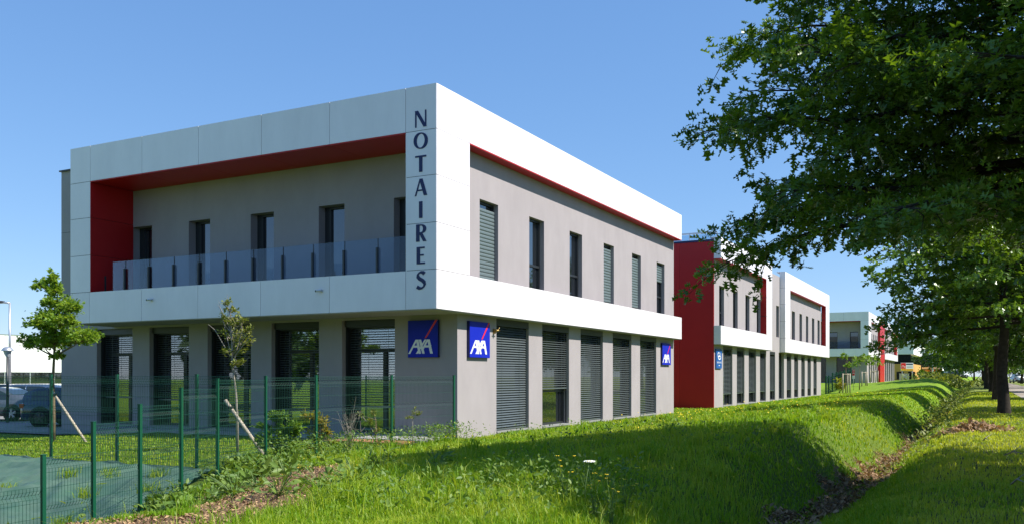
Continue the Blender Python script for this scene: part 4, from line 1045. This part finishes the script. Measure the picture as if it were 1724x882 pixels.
mb = MB(); mb.tube([(x, y, .5), (x, y, zt)], [.16, .09], 6); mb.build('pole', 'sign_white', g); mb = MB(); mb.box(x-.5, x+.12, y-.12, y+.12, zt, zt+.12); mb.build('lamp_head', 'silver', g)
g = thing('container_box', 'pale grey container box at the far end of the ditch', 'container'); x0, y0 = pt(1586.5, 170); x1, y1 = pt(1596, 170)
mb = MB(); mb.box(x0, x1, y0, y0+3, .5, z_at(624, x0, y0)); mb.build('box_body', 'paint_white', g); mb = MB(); mb.box(x0-.08, x1+.08, y0-.08, y0+3.08, z_at(624, x0, y0)+.0, z_at(624, x0, y0)+.12); mb.build('lid', 'silver', g)
g = thing('culvert_block', 'pale concrete block where the ditch ends', 'culvert'); x0, y0 = pt(1565, 108); x1, y1 = pt(1574, 108)
mb = MB(); mb.box(x0, x1, y0, y0+.5, gzs(x0, y0)-.8, z_at(638.5, x0, y0)); mb.build('head_wall', 'concrete', g)
mb = MB(); mb.box(x0-.06, x1+.06, y0-.06, y0+.56, z_at(638.5, x0, y0), z_at(638.5, x0, y0)+.1); mb.build('cap', 'concrete', g)
# lamps by the car park
g = thing('lamp_post', 'tall slim grey street lamp with a side arm behind the parked cars', 'street lamp'); x, y = pt(16.5, 46); zt = z_at(509, x, y)
mb = MB(); mb.tube([(x, y, -.3), (x, y, 1.2)], .13, 8); mb.build('base_column', 'silver', g)
mb = MB(); mb.tube([(x, y, 1.2), (x, y, zt)], [.075, .05], 8); mb.build('pole', 'silver', g)
mb = MB(); mb.tube([(x, y, zt-.03), (x-.35, y-.2, zt+.02)], .05, 6); mb.build('arm', 'silver', g)
mb = MB(); mb.box(x-1.0, x-.3, y-.32, y-.08, zt-.03, zt+.09); mb.build('lamp_head', 'frame', g)
g = thing('path_lamp', 'low park lamp with a saucer shaped head in front of the grey cars', 'street lamp'); x, y = pt(12.5, 36); zt = z_at(583, x, y)
g.location = (x, y, 0)
mb = MB(); mb.tube([(0, 0, -.3), (0, 0, zt-.35)], [.06, .045], 8); mb.build('pole', 'post_dark', g)
mb = MB(); mb.lathe([(.05, zt-.42), (.12, zt-.3), (.16, zt-.17)], 14); mb.build('lamp_glass', 'lamp_glass', g)
mb = MB(); mb.lathe([(.23, zt-.17), (.225, zt-.13), (.14, zt-.03), (.03, zt)], 14); mb.lathe([(.0, zt-.165), (.23, zt-.17)], 14); mb.build('lamp_shade', 'silver', g)

# ------------------------------------------------------------------ parked cars
def car(label, loc, rz, paint, L=4.3, Wd=1.8, H=1.5, kind='hatch', rim='rim', group='cars in the car park'):
    """nose towards +x; body lofted through side stations"""
    c = thing('parked_car', label, 'car', loc, rz, group)
    hw = Wd/2; belt = .93 if H > 1.45 else .86
    if kind == 'hatch': up = [(-.49, .0), (-.465, .62), (-.36, .95), (-.25, 1.0), (.02, .985), (.14, .90), (.27, .35), (.34, 0)]
    elif kind == 'estate': up = [(-.48, .0), (-.45, .45), (-.38, .9), (-.28, 1.0), (0, .985), (.13, .88), (.25, .35), (.32, 0)]
    else: up = [(-.40, .0), (-.30, .45), (-.18, .90), (-.08, 1.0), (.05, .98), (.15, .86), (.25, .35), (.31, 0)]
    # lower body stations (x/L, z bottom, z top, half width)
    st = [(-.50, .42, .66, .80), (-.492, .30, .82, .90), (-.46, .24, belt, .97), (-.30, .22, belt, 1), (0, .22, belt, 1), (.28, .22, belt-.02, 1), (.38, .22, belt-.08, .98), (.455, .24, belt-.17, .94), (.49, .32, .62, .86), (.5, .42, .56, .78)]
    if kind == 'saloon': st[1] = (-.492, .30, .80, .9); st[2] = (-.46, .24, belt-.02, .97)
    mb = MB(); vs = []; N = 8
    for x, zb, zt, w in st:
        w *= hw; h = zt-zb
        ring = [(-w*.92, zb), (-w, zb+.12*h), (-w*1.0, zb+.6*h), (-w*.93, zt), (w*.93, zt), (w, zb+.6*h), (w, zb+.12*h), (w*.92, zb)]
        vs += [(x*L, q, z) for q, z in ring]
    fs = [(i*N+j, i*N+(j+1) % N, (i+1)*N+(j+1) % N, (i+1)*N+j) for i in range(len(st)-1) for j in range(N)]
    fs += [tuple(range(N)), tuple(range((len(st)-1)*N, len(st)*N))[::-1]]
    mb.add(vs, fs, 0, True)
    gh = H-belt                                                  # greenhouse shell: roof and pillars in paint
    vs = []; 
    for x, f in up:
        w = hw*(.90-.17*f); vs += [(x*L, -w, belt-.02+gh*f), (x*L, w, belt-.02+gh*f)]
    k = len(up); vs += [(p[0]*L*.999, s*hw*.905, belt-.03) for p in up for s in (-1, 1)]
    fs = [(2*i, 2*i+1, 2*i+3, 2*i+2) for i in range(k-1)]+[(2*i, 2*i+2, 2*k+2*i+2, 2*k+2*i) for i in range(k-1)]+[(2*i+1, 2*k+2*i+1, 2*k+2*i+3, 2*i+3) for i in range(k-1)]
    mb.add(vs, fs, 0, True)
    body = mb.build('body', paint, c)
    def side_glass(x0, x1, name):
        for s in (-1, 1):
            f0 = lambda x: np.interp(x, [p[0] for p in up], [p[1] for p in up])
            xs = np.linspace(x0, x1, 5); poly = [(x*L, .07) for x in xs]+[(x*L, max(.07, gh*f0(x)-.09)/1) for x in xs[::-1]]
            mb = MB(); mb.prism(poly, lambda u, v, t: (u, s*(hw*(.90-.17*v/gh)+t), belt-.02+v), .004, .012); mb.build(name, 'car_glass', c)
    side_glass(-.40 if kind != 'saloon' else -.27, -.165, 'rear_side_window'); side_glass(-.15, .06, 'side_window'); side_glass(.075, .27, 'front_window')
    def cross_glass(i0, i1, name):
        (x0, f0), (x1, f1) = up[i0], up[i1]; mb = MB(); vs = []
        for x, f in ((x0, f0+.06*(f0 == 0)), (x1, f1-.03)):
            w = hw*(.86-.17*f); 
            for s in (-1, 1): vs.append(Vector((x*L, s*w, belt-.02+gh*f)))
        if abs(f0) < .01: vs[0].x += .0; 
        nrm = (vs[2]-vs[0]).cross(vs[1]-vs[0]).normalized(); nrm = nrm if nrm.z > 0 else -nrm
        mb.add([v+nrm*.012 for v in vs]+[v+nrm*.002 for v in vs], [(0, 1, 3, 2), (4, 6, 7, 5), (0, 4, 5, 1), (2, 3, 7, 6), (0, 2, 6, 4), (1, 5, 7, 3)]); mb.build(name, 'car_glass', c)
    cross_glass(1, 2, 'rear_window'); cross_glass(6, 5, 'windscreen')
    r = .33 if H > 1.45 else .31
    for x in (-.31*L, .31*L):
        for s in (-1, 1):
            w = thing('w', '', ''); bpy.data.objects.remove(w)
            a = MB(); a.tube([(x, s*(hw-.02), r+.02), (x, s*(hw+.008), r+.02)], r+.075, 20); a.build('wheel_arch', 'plastic', c)
            t_ = MB(); t_.tube([(x, s*(hw-.2), r), (x, s*(hw-.19), r), (x, s*(hw+.0), r), (x, s*(hw+.022), r)], [r-.02, r, r, r-.03], 22); tw = t_.build('wheel', 'tyre', c)
            m_ = MB(); m_.tube([(x, s*(hw+.022), r), (x, s*(hw+.026), r)], r*.66, 20)
            m_.build('rim_base', 'frame', tw)
            m_ = MB()
            for q in range(5):
                an = q*2*math.pi/5+.3
                for da in (-.16, .16):
                    m_.tube([(x, s*(hw+.03), r), (x+r*.68*math.cos(an+da), s*(hw+.03), r+r*.68*math.sin(an+da))], [.035, .025], 4)
            m_.tube([(x, s*(hw+.02), r), (x, s*(hw+.042), r)], .06, 10); m_.build('rim', rim, tw)
    for s in (-1, 1):
        mb = MB(); mb.box(-.5*L+.01, -.46*L, s*hw*.62, s*hw*.955, .68, .84); mb.build('tail_light', 'lamp_red', c)
        mb = MB(); mb.box(.445*L, .488*L, s*hw*.55, s*hw*.93, .56, .68); mb.build('headlight', 'lamp_clear', c)
        mb = MB(); mb.box(.19*L, .22*L, s*(hw-.02), s*(hw+.14), belt+.0, belt+.13); mb.build('wing_mirror', paint, c)
        mb = MB(); mb.box(-.2*L, -.15*L, s*(hw-.0), s*(hw+.015), .78, .80); mb.build('door_handle', 'frame', c)
        mb = MB(); mb.box(-.27*L, .25*L, s*(hw-.01), s*(hw+.012), .20, .30); mb.build('side_skirt', 'plastic', c)
    mb = MB(); mb.box(-.503*L, -.47*L, -.26, .26, .55, .66); mb.build('number_plate', 'sign_white', c)
    mb = MB(); mb.box(-.497*L, -.46*L, -hw*.86, hw*.86, .26, .42); mb.build('bumper', 'plastic', c)
    return c
PZ = -.26
x, y = pt(134, 33.5); car('dark navy hatchback with dark wheels, partly hidden by the building corner', (x, y+.3, PZ), math.radians(28), 'paint_navy', 4.2, 1.8, 1.47, 'hatch', 'rim_dark')
x, y = pt(-12, 38.0); car('grey saloon with silver wheels beside the park lamp', (x, y, PZ), math.radians(205), 'paint_grey', 4.5, 1.8, 1.42, 'saloon')
x, y = pt(84, 43.5); car('light blue estate car with red tail lamp behind the navy hatchback', (x, y, PZ), math.radians(18), 'paint_blue', 4.7, 1.8, 1.5, 'estate')
x, y = pt(4, 48.5); car('dark saloon in the rear line behind the grey one', (x, y, PZ), math.radians(195), 'paint_dark', 4.6, 1.8, 1.45, 'saloon')
x, y = pt(1712, 165); car('white car at the far end of the path', (x, y, gzs(x, y)), math.radians(100), 'paint_white', 4.3, 1.8, 1.6, 'hatch', group='cars at the end of the path')
x, y = pt(1603, 185); car('dark car parked beyond the end of the ditch', (x, y, gzs(x, y)), math.radians(10), 'paint_dark', 4.4, 1.8, 1.5, 'hatch', group='cars at the end of the path')
x, y = pt(1613, 192); car('white hatchback parked beyond the end of the ditch', (x, y, gzs(x, y)), math.radians(20), 'paint_white', 4.4, 1.8, 1.8, 'estate', group='cars at the end of the path')

# ------------------------------------------------------------------ far trees
def far_tree(px, d, top, r, seed, label):
    x, y = pt(px, d); z0 = gzs(x, y); zt = z_at(top, x, y)-z0; C = []; rg = np.random.default_rng(seed)
    for k in range(9):
        a = rg.uniform(0, 6.28); q = rg.uniform(.2, .8)*r; C.append((q*math.cos(a), q*math.sin(a), zt*rg.uniform(.3, .85), r*.5, r*.5, zt*.18, 110))
    C.append((0, 0, zt*.85, r*.4, r*.4, zt*.16, 90))
    clump_tree('broadleaf_tree', label, 'tree', (x, y, z0), [(0, 0, -.2), (0, 0, zt*.4), (.2, 0, zt*.8)], C, 'oval', .95, 'far_leaf', 'bark', seed, group='trees beyond the far building', r0=.3)
for i, (px, d, top, r) in enumerate(((1528, 262, 571, 7), (1548, 270, 600, 6), (1562, 240, 594, 6), (1574, 250, 599, 7), (1588, 245, 596, 7), (1604, 260, 590, 8), (1622, 255, 585, 8), (1640, 265, 586, 9), (1662, 260, 588, 9), (1685, 255, 590, 9), (1706, 250, 586, 9), (1730, 240, 580, 9))):
    far_tree(px, d, top, r, 60+i, ['dark tree rising above the far white building', 'low dark tree just past the far white building', 'dark tree behind the thin white lamp post'][i] if i < 3 else f'{ordn[i-3]} dark tree past the lamp post along the far end of the path')

# wood on the other side of the street: what the front windows mirror
rg = np.random.default_rng(77); P = []
for k in range(46):
    cx, cy = -52+2.2*k+rg.normal(0, 1), -34+rg.normal(0, 3)
    if k < 6: cx = -73+1.7*k
    hh = rg.uniform(5.5, 9); m = 260
    q = rg.normal(0, 1, (m, 3)); q /= np.linalg.norm(q, axis=1)[:, None]; P.append(np.array([cx, cy, hh*.55])+q*np.array([3.2, 3.2, hh*.45])*rg.uniform(.6, 1.05, (m, 1)))
P = np.concatenate(P); link('tree_belt', leaves_mesh('tree_belt', 'oval', P, rg.normal(0, 1, P.shape), rg.uniform(.8, 1.7, len(P)), 'far_leaf', rg.uniform(0, 1, len(P)), rg), kind='stuff')
# ------------------------------------------------------------------ ground cover
def blades(name, P, h, w, lean, tint, m, az=None):
    n = len(P); rg = np.random.default_rng(len(P)); a = rg.uniform(0, 2*np.pi, n) if az is None else az
    ux, uy = np.cos(a), np.sin(a); b = rg.uniform(0, 2*np.pi, n); lx, ly = np.cos(b)*lean*h, np.sin(b)*lean*h
    V = np.zeros((n, 5, 3)); Z = P[:, 2]
    V[:, 0] = np.stack([P[:, 0]-ux*w/2, P[:, 1]-uy*w/2, Z-.02], 1); V[:, 1] = np.stack([P[:, 0]+ux*w/2, P[:, 1]+uy*w/2, Z-.02], 1)
    V[:, 2] = np.stack([P[:, 0]+lx*.3+ux*w*.38, P[:, 1]+ly*.3+uy*w*.38, Z+h*.6], 1); V[:, 3] = np.stack([P[:, 0]+lx*.3-ux*w*.38, P[:, 1]+ly*.3-uy*w*.38, Z+h*.6], 1)
    V[:, 4] = np.stack([P[:, 0]+lx, P[:, 1]+ly, Z+h*(1-.25*lean)], 1)
    F = np.array([(0, 1, 2), (0, 2, 3), (3, 2, 4)])[None]+np.arange(n)[:, None, None]*5
    return np_mesh(name, V.reshape(-1, 3), F.reshape(-1, 3), m, dict(tint=np.repeat(tint, 5)))
def scatter(n, r0, r1, seed, half=40, fovc=0):
    rg = np.random.default_rng(seed); r = np.exp(rg.uniform(np.log(r0), np.log(r1), n)); a = math.pi/2+YAW+np.radians(rg.uniform(-half, half, n))
    return r*np.cos(a), r*np.sin(a), r, rg
def free(X, Y):
    """where grass grows"""
    inb = (Y > 17.9) & (X < -12.2) & (X > -29) & (Y < 40)
    inb |= (X < XW+.05) & (Y > YR-.1) & (Y < YCw+.3)
    inb |= (X < -25.2) & (Y > 18.3)
    inb |= (X < XDw+.1) & (Y > YD)
    tarpz = (X < Xf(Y)-.15) & (Y < 11.95)
    pth = (X > 2.3) & (X < 4.7)
    return ~(inb | tarpz | pth)
X, Y, r, rg = scatter(420000, 6.0, 85, 101)
k = free(X, Y); X, Y, r = X[k], Y[k], r[k]
pk = 1-.97*np.clip(chips(X, Y), 0, 1)-.92*litter(X, Y); k = rg.uniform(0, 1, len(X)) < pk; X, Y, r = X[k], Y[k], r[k]
big = vnoise(X, Y, .8, 21)*.6+vnoise(X, Y, 2.7, 22)*.4
rough = sm((X+12.5)/1.0)*(1-sm((X+1.2)/1))                     # long grass on the bank and lawn, mown right side and left lawn
h = (.035+.04*rg.uniform(0, 1, len(X)))*(1-rough)+(.04+.14*big**1.8*rg.uniform(.35, 1.25, len(X)))*rough
h *= 1+.15*sm((14.5-Y)/4)*rough; h = np.maximum(h, r*.0012); 
w = np.maximum(.005, r*.00105)*rg.uniform(.7, 1.3, len(X))
dr = sm((X+1.3)/1.0)*(.32+.8*sm((vnoise(X, Y, .6, 71)*.6+vnoise(X, Y, 2.2, 72)*.4-.3)/.4))
tint = np.clip(rg.uniform(-.25, .55, len(X))+((vnoise(X, Y, .45, 31)-.45)*.9+(vnoise(X, Y, 1.6, 32)-.5)*.5)*(rough*.75+.25)-.25*sm((13-Y)/3)*sm((X+9)/2)+dr+.7*(rg.uniform(0, 1, len(X)) > .93), 0, 1.35)
link('grass', blades('grass', np.stack([X, Y, ground_z(X, Y)], 1), h, w, rg.uniform(.1, .95, len(X)), tint, 'grass_blade'), kind='stuff')
# coarse tussocks: radial tufts of longer, darker blades
rg = np.random.default_rng(108); X, Y, r, rg = scatter(1500, 7, 34, 109); k = free(X, Y) & (X > Xf(Y)+.3) & (X < -2.9) & (vnoise(X, Y, .6, 44) > .42) & (chips(X, Y) < .25); X, Y, r = X[k], Y[k], r[k]
m = 34; a = rg.uniform(0, 6.283, (len(X), m)); q = rg.uniform(.0, .14, (len(X), m)); TX, TY = (X[:, None]+q*np.cos(a)).ravel(), (Y[:, None]+q*np.sin(a)).ravel(); tr_ = np.repeat(r, m)
link('tussock_grass', blades('tussock_grass', np.stack([TX, TY, ground_z(TX, TY)], 1), rg.uniform(.10, .30, len(TX))*np.repeat(rg.uniform(.6, 1.3, len(X)), m), np.maximum(.006, tr_*.0009), rg.uniform(.3, 1.2, len(TX)), np.repeat(np.clip(rg.normal(.12, .3, len(X)), 0, 1), m), 'grass_blade'), kind='stuff')
# tall seed-head grasses on the bank
X, Y, r, rg = scatter(5200, 6.5, 24, 102)
k = free(X, Y) & (X > Xf(Y)) & (X < -2.6) & (vnoise(X, Y, .9, 41) > .5) & (chips(X, Y) < .4); X, Y, r = X[k], Y[k], r[k]
link('tall_grass', blades('tall_grass', np.stack([X, Y, ground_z(X, Y)], 1), rg.uniform(.18, .45, len(X)), np.maximum(.005, r*.0007), rg.uniform(.2, 1.2, len(X)), rg.uniform(.2, 1, len(X)), 'grass_blade'), kind='stuff')

def flakes(name, X, Y, size, m, seed, lift=.012, curl=.5):
    rg = np.random.default_rng(seed); n = len(X); Z = ground_z(X, Y)+lift*rg.uniform(.3, 2.5, n)
    a = rg.uniform(0, 2*np.pi, n); U = np.stack([np.cos(a), np.sin(a), rg.normal(0, curl*.6, n)], 1); T_ = np.stack([-np.sin(a), np.cos(a), rg.normal(0, curl*.6, n)], 1)
    P = np.stack([X, Y, Z], 1); s = size*rg.uniform(.5, 1.3, n)[:, None]; asp = rg.uniform(.3, .6, n)[:, None]
    V = np.stack([P-U*s, P-T_*s*asp+np.array([0, 0, .3])*s*curl, P+U*s, P+T_*s*asp+np.array([0, 0, .3])*s*curl], 1)
    F = np.array([(0, 1, 2), (0, 2, 3)])[None]+np.arange(n)[:, None, None]*4
    return link(name, np_mesh(name, V.reshape(-1, 3), F.reshape(-1, 3), m, dict(tint=np.repeat(rg.uniform(0, 1, n), 4))), kind='stuff')
X, Y, r, rg = scatter(150000, 7, 22, 103); k = rg.uniform(0, 1, len(X)) < chips(X, Y)*.6; flakes('wood_chips', X[k], Y[k], .021, 'chip', 1, .014, .8)
rg = np.random.default_rng(104); n = 26000; Y = 6+60*rg.uniform(0, 1, n)**2; X = -1.9+rg.normal(0, .45, n); k = rg.uniform(0, 1, n) < litter(X, Y); flakes('fallen_leaves', X[k], Y[k], .042, 'dry_leaf', 2, .03, 1.0)
# small yellow flowers
X, Y, r, rg = scatter(9000, 7, 60, 105); k = free(X, Y) & (X > Xf(Y)) & (X < -2.6) & (rg.uniform(0, 1, len(X)) < sm((vnoise(X, Y, .35, 51)-.42)/.25)*(.35+.65*sm((X+13)/5)*sm((Y-13)/6)))*(Y > 9.5); X, Y, r = X[k], Y[k], r[k]
def dots(name, X, Y, h, s, m, seed):
    rg = np.random.default_rng(seed); n = len(X); P = np.stack([X, Y, ground_z(X, Y)+h], 1); a = np.arange(6)*np.pi/3
    ring = np.stack([np.cos(a), np.sin(a), np.zeros(6)], 1); tl = rg.normal(0, .4, (n, 1, 2)); R = ring[None]*s[:, None, None]; R[:, :, 2:] += (R[:, :, :2]*tl).sum(-1, keepdims=True)
    V = P[:, None]+R; F = np.array([(0, 1, 2), (0, 2, 3), (0, 3, 4), (0, 4, 5)])[None]+np.arange(n)[:, None, None]*6
    return link(name, np_mesh(name, V.reshape(-1, 3), F.reshape(-1, 3), m), kind='stuff')
dots('meadow_flowers', X, Y, rg.uniform(.10, .26, len(X)), np.maximum(.009, r*.0006), 'yellow', 3)
# broad-leaved ground weeds on the bank and along the sheet edge
def weeds(name, X, Y, per, size, hh, m, seed, kind='oval'):
    rg = np.random.default_rng(seed); n = len(X); Z = ground_z(X, Y); P = np.repeat(np.stack([X, Y, Z], 1), per, 0); a = rg.uniform(0, 6.283, n*per)
    D = np.stack([np.cos(a), np.sin(a), rg.uniform(.1, 1.0, n*per)], 1); off = rg.uniform(0, 1, (n*per, 1)); P = P+D*off*.12+np.stack([np.zeros(n*per), np.zeros(n*per), off[:, 0]*hh], 1)
    tint = np.clip(rg.uniform(-.1, .8, n*per), 0, 1)
    return link(name, leaves_mesh(name, kind, P, D, size*rg.uniform(.5, 1.3, n*per), m, tint, rg, droop=.0), kind='stuff')
rg = np.random.default_rng(106)
Y = rg.uniform(6.2, 12.6, 1500); X = Xf(Y)+rg.normal(.35, .6, 1500); k = (vnoise(X, Y, 1.3, 61) > .49) & (X > Xf(Y)-.2); weeds('undergrowth', X[k], Y[k], 9, .10, .16, 'weed_leaf', 7)
X, Y, r, rg = scatter(2600, 7, 30, 107); k = free(X, Y) & (X > Xf(Y)) & (X < -3) & (vnoise(X, Y, .7, 62) > .55) & ((Y > 12.5) | (rg.uniform(0, 1, len(X)) < .35)) & ((chips(X, Y) < .3) | (rg.uniform(0, 1, len(X)) < .25)); weeds('undergrowth', X[k], Y[k], 7, .07, .16, 'weed_leaf', 8)
Y = rg.uniform(13, 20.2, 420); X = -12.3+rg.normal(.35, .35, 420); weeds('undergrowth', X, Y, 8, .06, .38, 'weed_leaf', 9)
Y = 18+80*rg.uniform(0, 1, 500); X = -1.15+rg.normal(0, .3, 500); weeds('undergrowth', X, Y, 7, .08, .35, 'dull_leaf', 10)
Y = 36+50*rg.uniform(0, 1, 200); X = -1.7+rg.normal(0, .3, 200); weeds('undergrowth', X, Y, 10, .12, .6, 'dull_leaf', 12)
Y = rg.uniform(100, 170, 500); X = -3.4+rg.normal(0, 1.3, 500); weeds('undergrowth', X, Y, 8, .35, .5, 'dull_leaf', 13)
rg = np.random.default_rng(111); X = rg.uniform(-6.5, -2.8, 260); Y = rg.uniform(7.0, 10.5, 260); k = vnoise(X, Y, 1.2, 81) > .5; weeds('undergrowth', X[k], Y[k], 9, .055, .30, 'weed_leaf', 14)
# distinct big-leaved weeds
for i, (px, py, d, lab, s) in enumerate(((432, 838, 11.6, 'clump of big leaved dock weed on the wood chips', .17), (540, 850, 11.2, 'dark big leaved weed in the middle of the bank', .15), (250, 868, 12.4, 'leafy weed at the edge of the green sheet', .15),
                                    (330, 845, 12.6, 'big heart shaped leaves below the stepped fence', .17), (480, 800, 14.2, 'upright weed on the bank below the yellow green shrub', .12), (735, 800, 13.2, 'coarse weed in the shade on the bank', .13), (395, 868, 11.0, 'low leafy weed at the bottom of the wood chip slope', .13), (600, 835, 11.6, 'spreading weed where the wood chips meet the long grass', .13), (470, 868, 10.6, 'weed with narrow leaves on the chips near the lower edge of the view', .12), (640, 790, 14.0, 'tuft of coarse leaves at the upper end of the wood chip strip', .12))):
    x, y = pt(px, d); z = gzs(x, y); g = thing('broadleaf_weed', lab, 'weed', (x, y, z)); rg = np.random.default_rng(200+i); n = 34
    a = rg.uniform(0, 6.28, n); el = rg.uniform(.15, 1.2, n); D = np.stack([np.cos(a)*np.cos(el), np.sin(a)*np.cos(el), np.sin(el)], 1); q = rg.uniform(.1, .42, n)[:, None]
    mb = MB()
    for k in range(n): mb.tube([(0, 0, 0), tuple(D[k]*q[k]*.5+np.array([0, 0, .03])), tuple(D[k]*q[k])], .004, 3, cap=False)
    mb.build('stem', 'stem', g)
    link('foliage', leaves_mesh('foliage', 'oval', D*q, D*np.array([1, 1, .3]), s*rg.uniform(.6, 1.2, n), 'weed_leaf', rg.uniform(0, .8, n), rg, droop=.1), g)
# tufts growing through the sheet
for i, (px, py, d) in enumerate(((108, 853, 13.4), (118, 776, 16.4), (185, 780, 16.2), (266, 785, 15.8), (250, 822, 14.6), (142, 815, 14.8), (5, 802, 15.6), (92, 862, 13))):
    x, y = pt(px, d); z = gzs(x, y)+.06; rg = np.random.default_rng(300+i); n = 60
    P = np.stack([rg.normal(0, .09, n), rg.normal(0, .09, n), np.zeros(n)], 1)
    o = link('grass_tuft', blades('grass_tuft', P, rg.uniform(.12, .28, n), np.full(n, .012), rg.uniform(.4, 1.2, n), rg.uniform(0, .8, n), 'grass_blade'), loc=(x, y, z))
    o['label'] = ('grass tuft through the green sheet '+('between the two front fence posts, lowest', 'near its far edge by the second post', 'near its far edge behind the third post', 'near its far edge, rightmost of three', 'beside the third front post', 'between second and third front posts', 'at the left border of the view', 'against the foot of the first front post')[i]); o['category'] = 'grass tuft'; o['group'] = 'grass tufts on the liner sheet'
# white umbel flower plant
x, y = pt(985, 8.4); g = thing('wild_carrot', 'tall wild carrot with one flat white flower head in the grass', 'flower', (x, y, gzs(x, y))); zt = z_at(777, x, y)-gzs(x, y)
mb = MB(); mb.tube([(0, 0, 0), (.0, .0, zt*.5), (.035, .02, zt)], [.006, .005, .004], 5); mb.tube([(0, 0, zt*.45), (-.06, -.03, zt*.85), (-.065, -.035, zt*.98)], .003, 4); mb.tube([(0, 0, zt*.5), (-.01, 0, zt*.9)], .003, 4); mb.build('stem', 'stem', g)
mb = MB(); rg = np.random.default_rng(9)
for k in range(70):
    a = rg.uniform(0, 6.28); q = .055*math.sqrt(rg.uniform(0, 1)); c = (.035+q*math.cos(a), .02+q*math.sin(a), zt+.012-q*q*2+rg.uniform(-.003, .003)); mb.lathe([(.0075, -.003), (.006, .002), (.001, .004)], 5, c=c)
mb.build('flower_head', 'white_petal', g)
mb = MB(); mb.lathe([(.004, -.01), (.014, 0), (.012, .008), (.001, .01)], 8, c=(-.065, -.035, zt*.99)); mb.lathe([(.004, -.01), (.010, 0), (.001, .008)], 8, c=(-.01, 0, zt*.91)); mb.build('flower_bud', 'stem', g)
# ragwort plants with yellow heads at the ditch edge and in the near grass
for i, (px, py, d, lab) in enumerate(((1597, 735, 22, 'yellow ragwort flowering on the edge of the ditch'), (1055, 850, 8.6, 'yellow ragwort flowering in the near grass, taller of two'), (1000, 862, 8.0, 'low yellow ragwort in the near grass'), (950, 845, 8.7, 'yellow ragwort with few heads, left of the other near ones'), (1030, 872, 7.8, 'yellow ragwort lowest in the view, between the other near ones'))):
    x, y = pt(px, d); g = thing('ragwort', lab, 'flower', (x, y, gzs(x, y))); rg = np.random.default_rng(400+i); mb = MB(); fl = MB(); P = []; D = []
    for k in range(12 if i == 0 else 6):
        a = rg.uniform(0, 6.28); q = rg.uniform(.02, .17); h = rg.uniform(.28, .56); e = (q*math.cos(a), q*math.sin(a), h); mb.tube([(0, 0, 0), (e[0]*.4, e[1]*.4, h*.6), e], [.004, .003, .002], 4)
        for j in range(3): c = (e[0]+rg.normal(0, .012), e[1]+rg.normal(0, .012), h+.005); fl.lathe([(.008, 0), (.006, .004), (.001, .004)], 6, c=c)
        for j in range(10): t_ = rg.uniform(.1, .85); P.append((e[0]*t_, e[1]*t_, h*t_)); D.append(rg.normal(0, 1, 3))
    mb.build('stem', 'stem', g); fl.build('flower_head', 'yellow', g, kind='stuff'); P = np.array(P)
    link('foliage', leaves_mesh('foliage', 'oval', P, np.array(D), rg.uniform(.03, .06, len(P)), 'weed_leaf', rg.uniform(0, 1, len(P)), rg), g)
# raked pile of dry leaves by the first oak, fallen twigs
x, y = pt(1638, 22.0); rg = np.random.default_rng(12); n = 700; X = x+rg.normal(0, .42, n); Y = y+rg.normal(0, .5, n)
hgt = .20*np.exp(-((X-x)**2/.25+(Y-y)**2/.3)); a = rg.uniform(0, 6.28, n); D = np.stack([np.cos(a), np.sin(a), rg.normal(0, .5, n)], 1)
g = thing('leaf_pile', 'low pile of dry brown leaves on the mown grass before the thickest oak', 'leaf pile', (x, y, gzs(x, y)))
P = np.stack([X-x, Y-y, ground_z(X, Y)-gzs(x, y)+hgt*rg.uniform(.4, 1, n)+.01], 1)
link('leaves', leaves_mesh('leaves', 'oak_low', P, D, rg.uniform(.09, .16, n), 'dry_leaf', rg.uniform(0, 1, n)**1.6*.8, rg), g, kind='stuff')
for i, (p0, p1, d, lab) in enumerate((((1690, 790), (1722, 772), 14.5, 'thin fallen twig on the grass at the right edge'), ((1702, 862), (1724, 872), 10.4, 'pale fallen twig in the shade at the right corner'), ((1655, 760), (1664, 775), 17.5, 'short forked twig below the dry leaf pile'))):
    a = pt(p0[0], d); b = pt(p1[0], d*.97); za, zb = gzs(*a)+.04, gzs(*b)+.10; mid = ((a[0]+b[0])/2, (a[1]+b[1])/2, (za+zb)/2+.05)
    g = thing('fallen_twig', lab, 'twig'); mb = MB(); mb.tube([(*a, za), mid, (*b, zb)], [.012, .010, .005], 5); mb.tube([mid, (mid[0]+.12, mid[1]+.2, mid[2]+.08)], [.006, .003], 4); mb.build('branch', 'grey_twig', g)
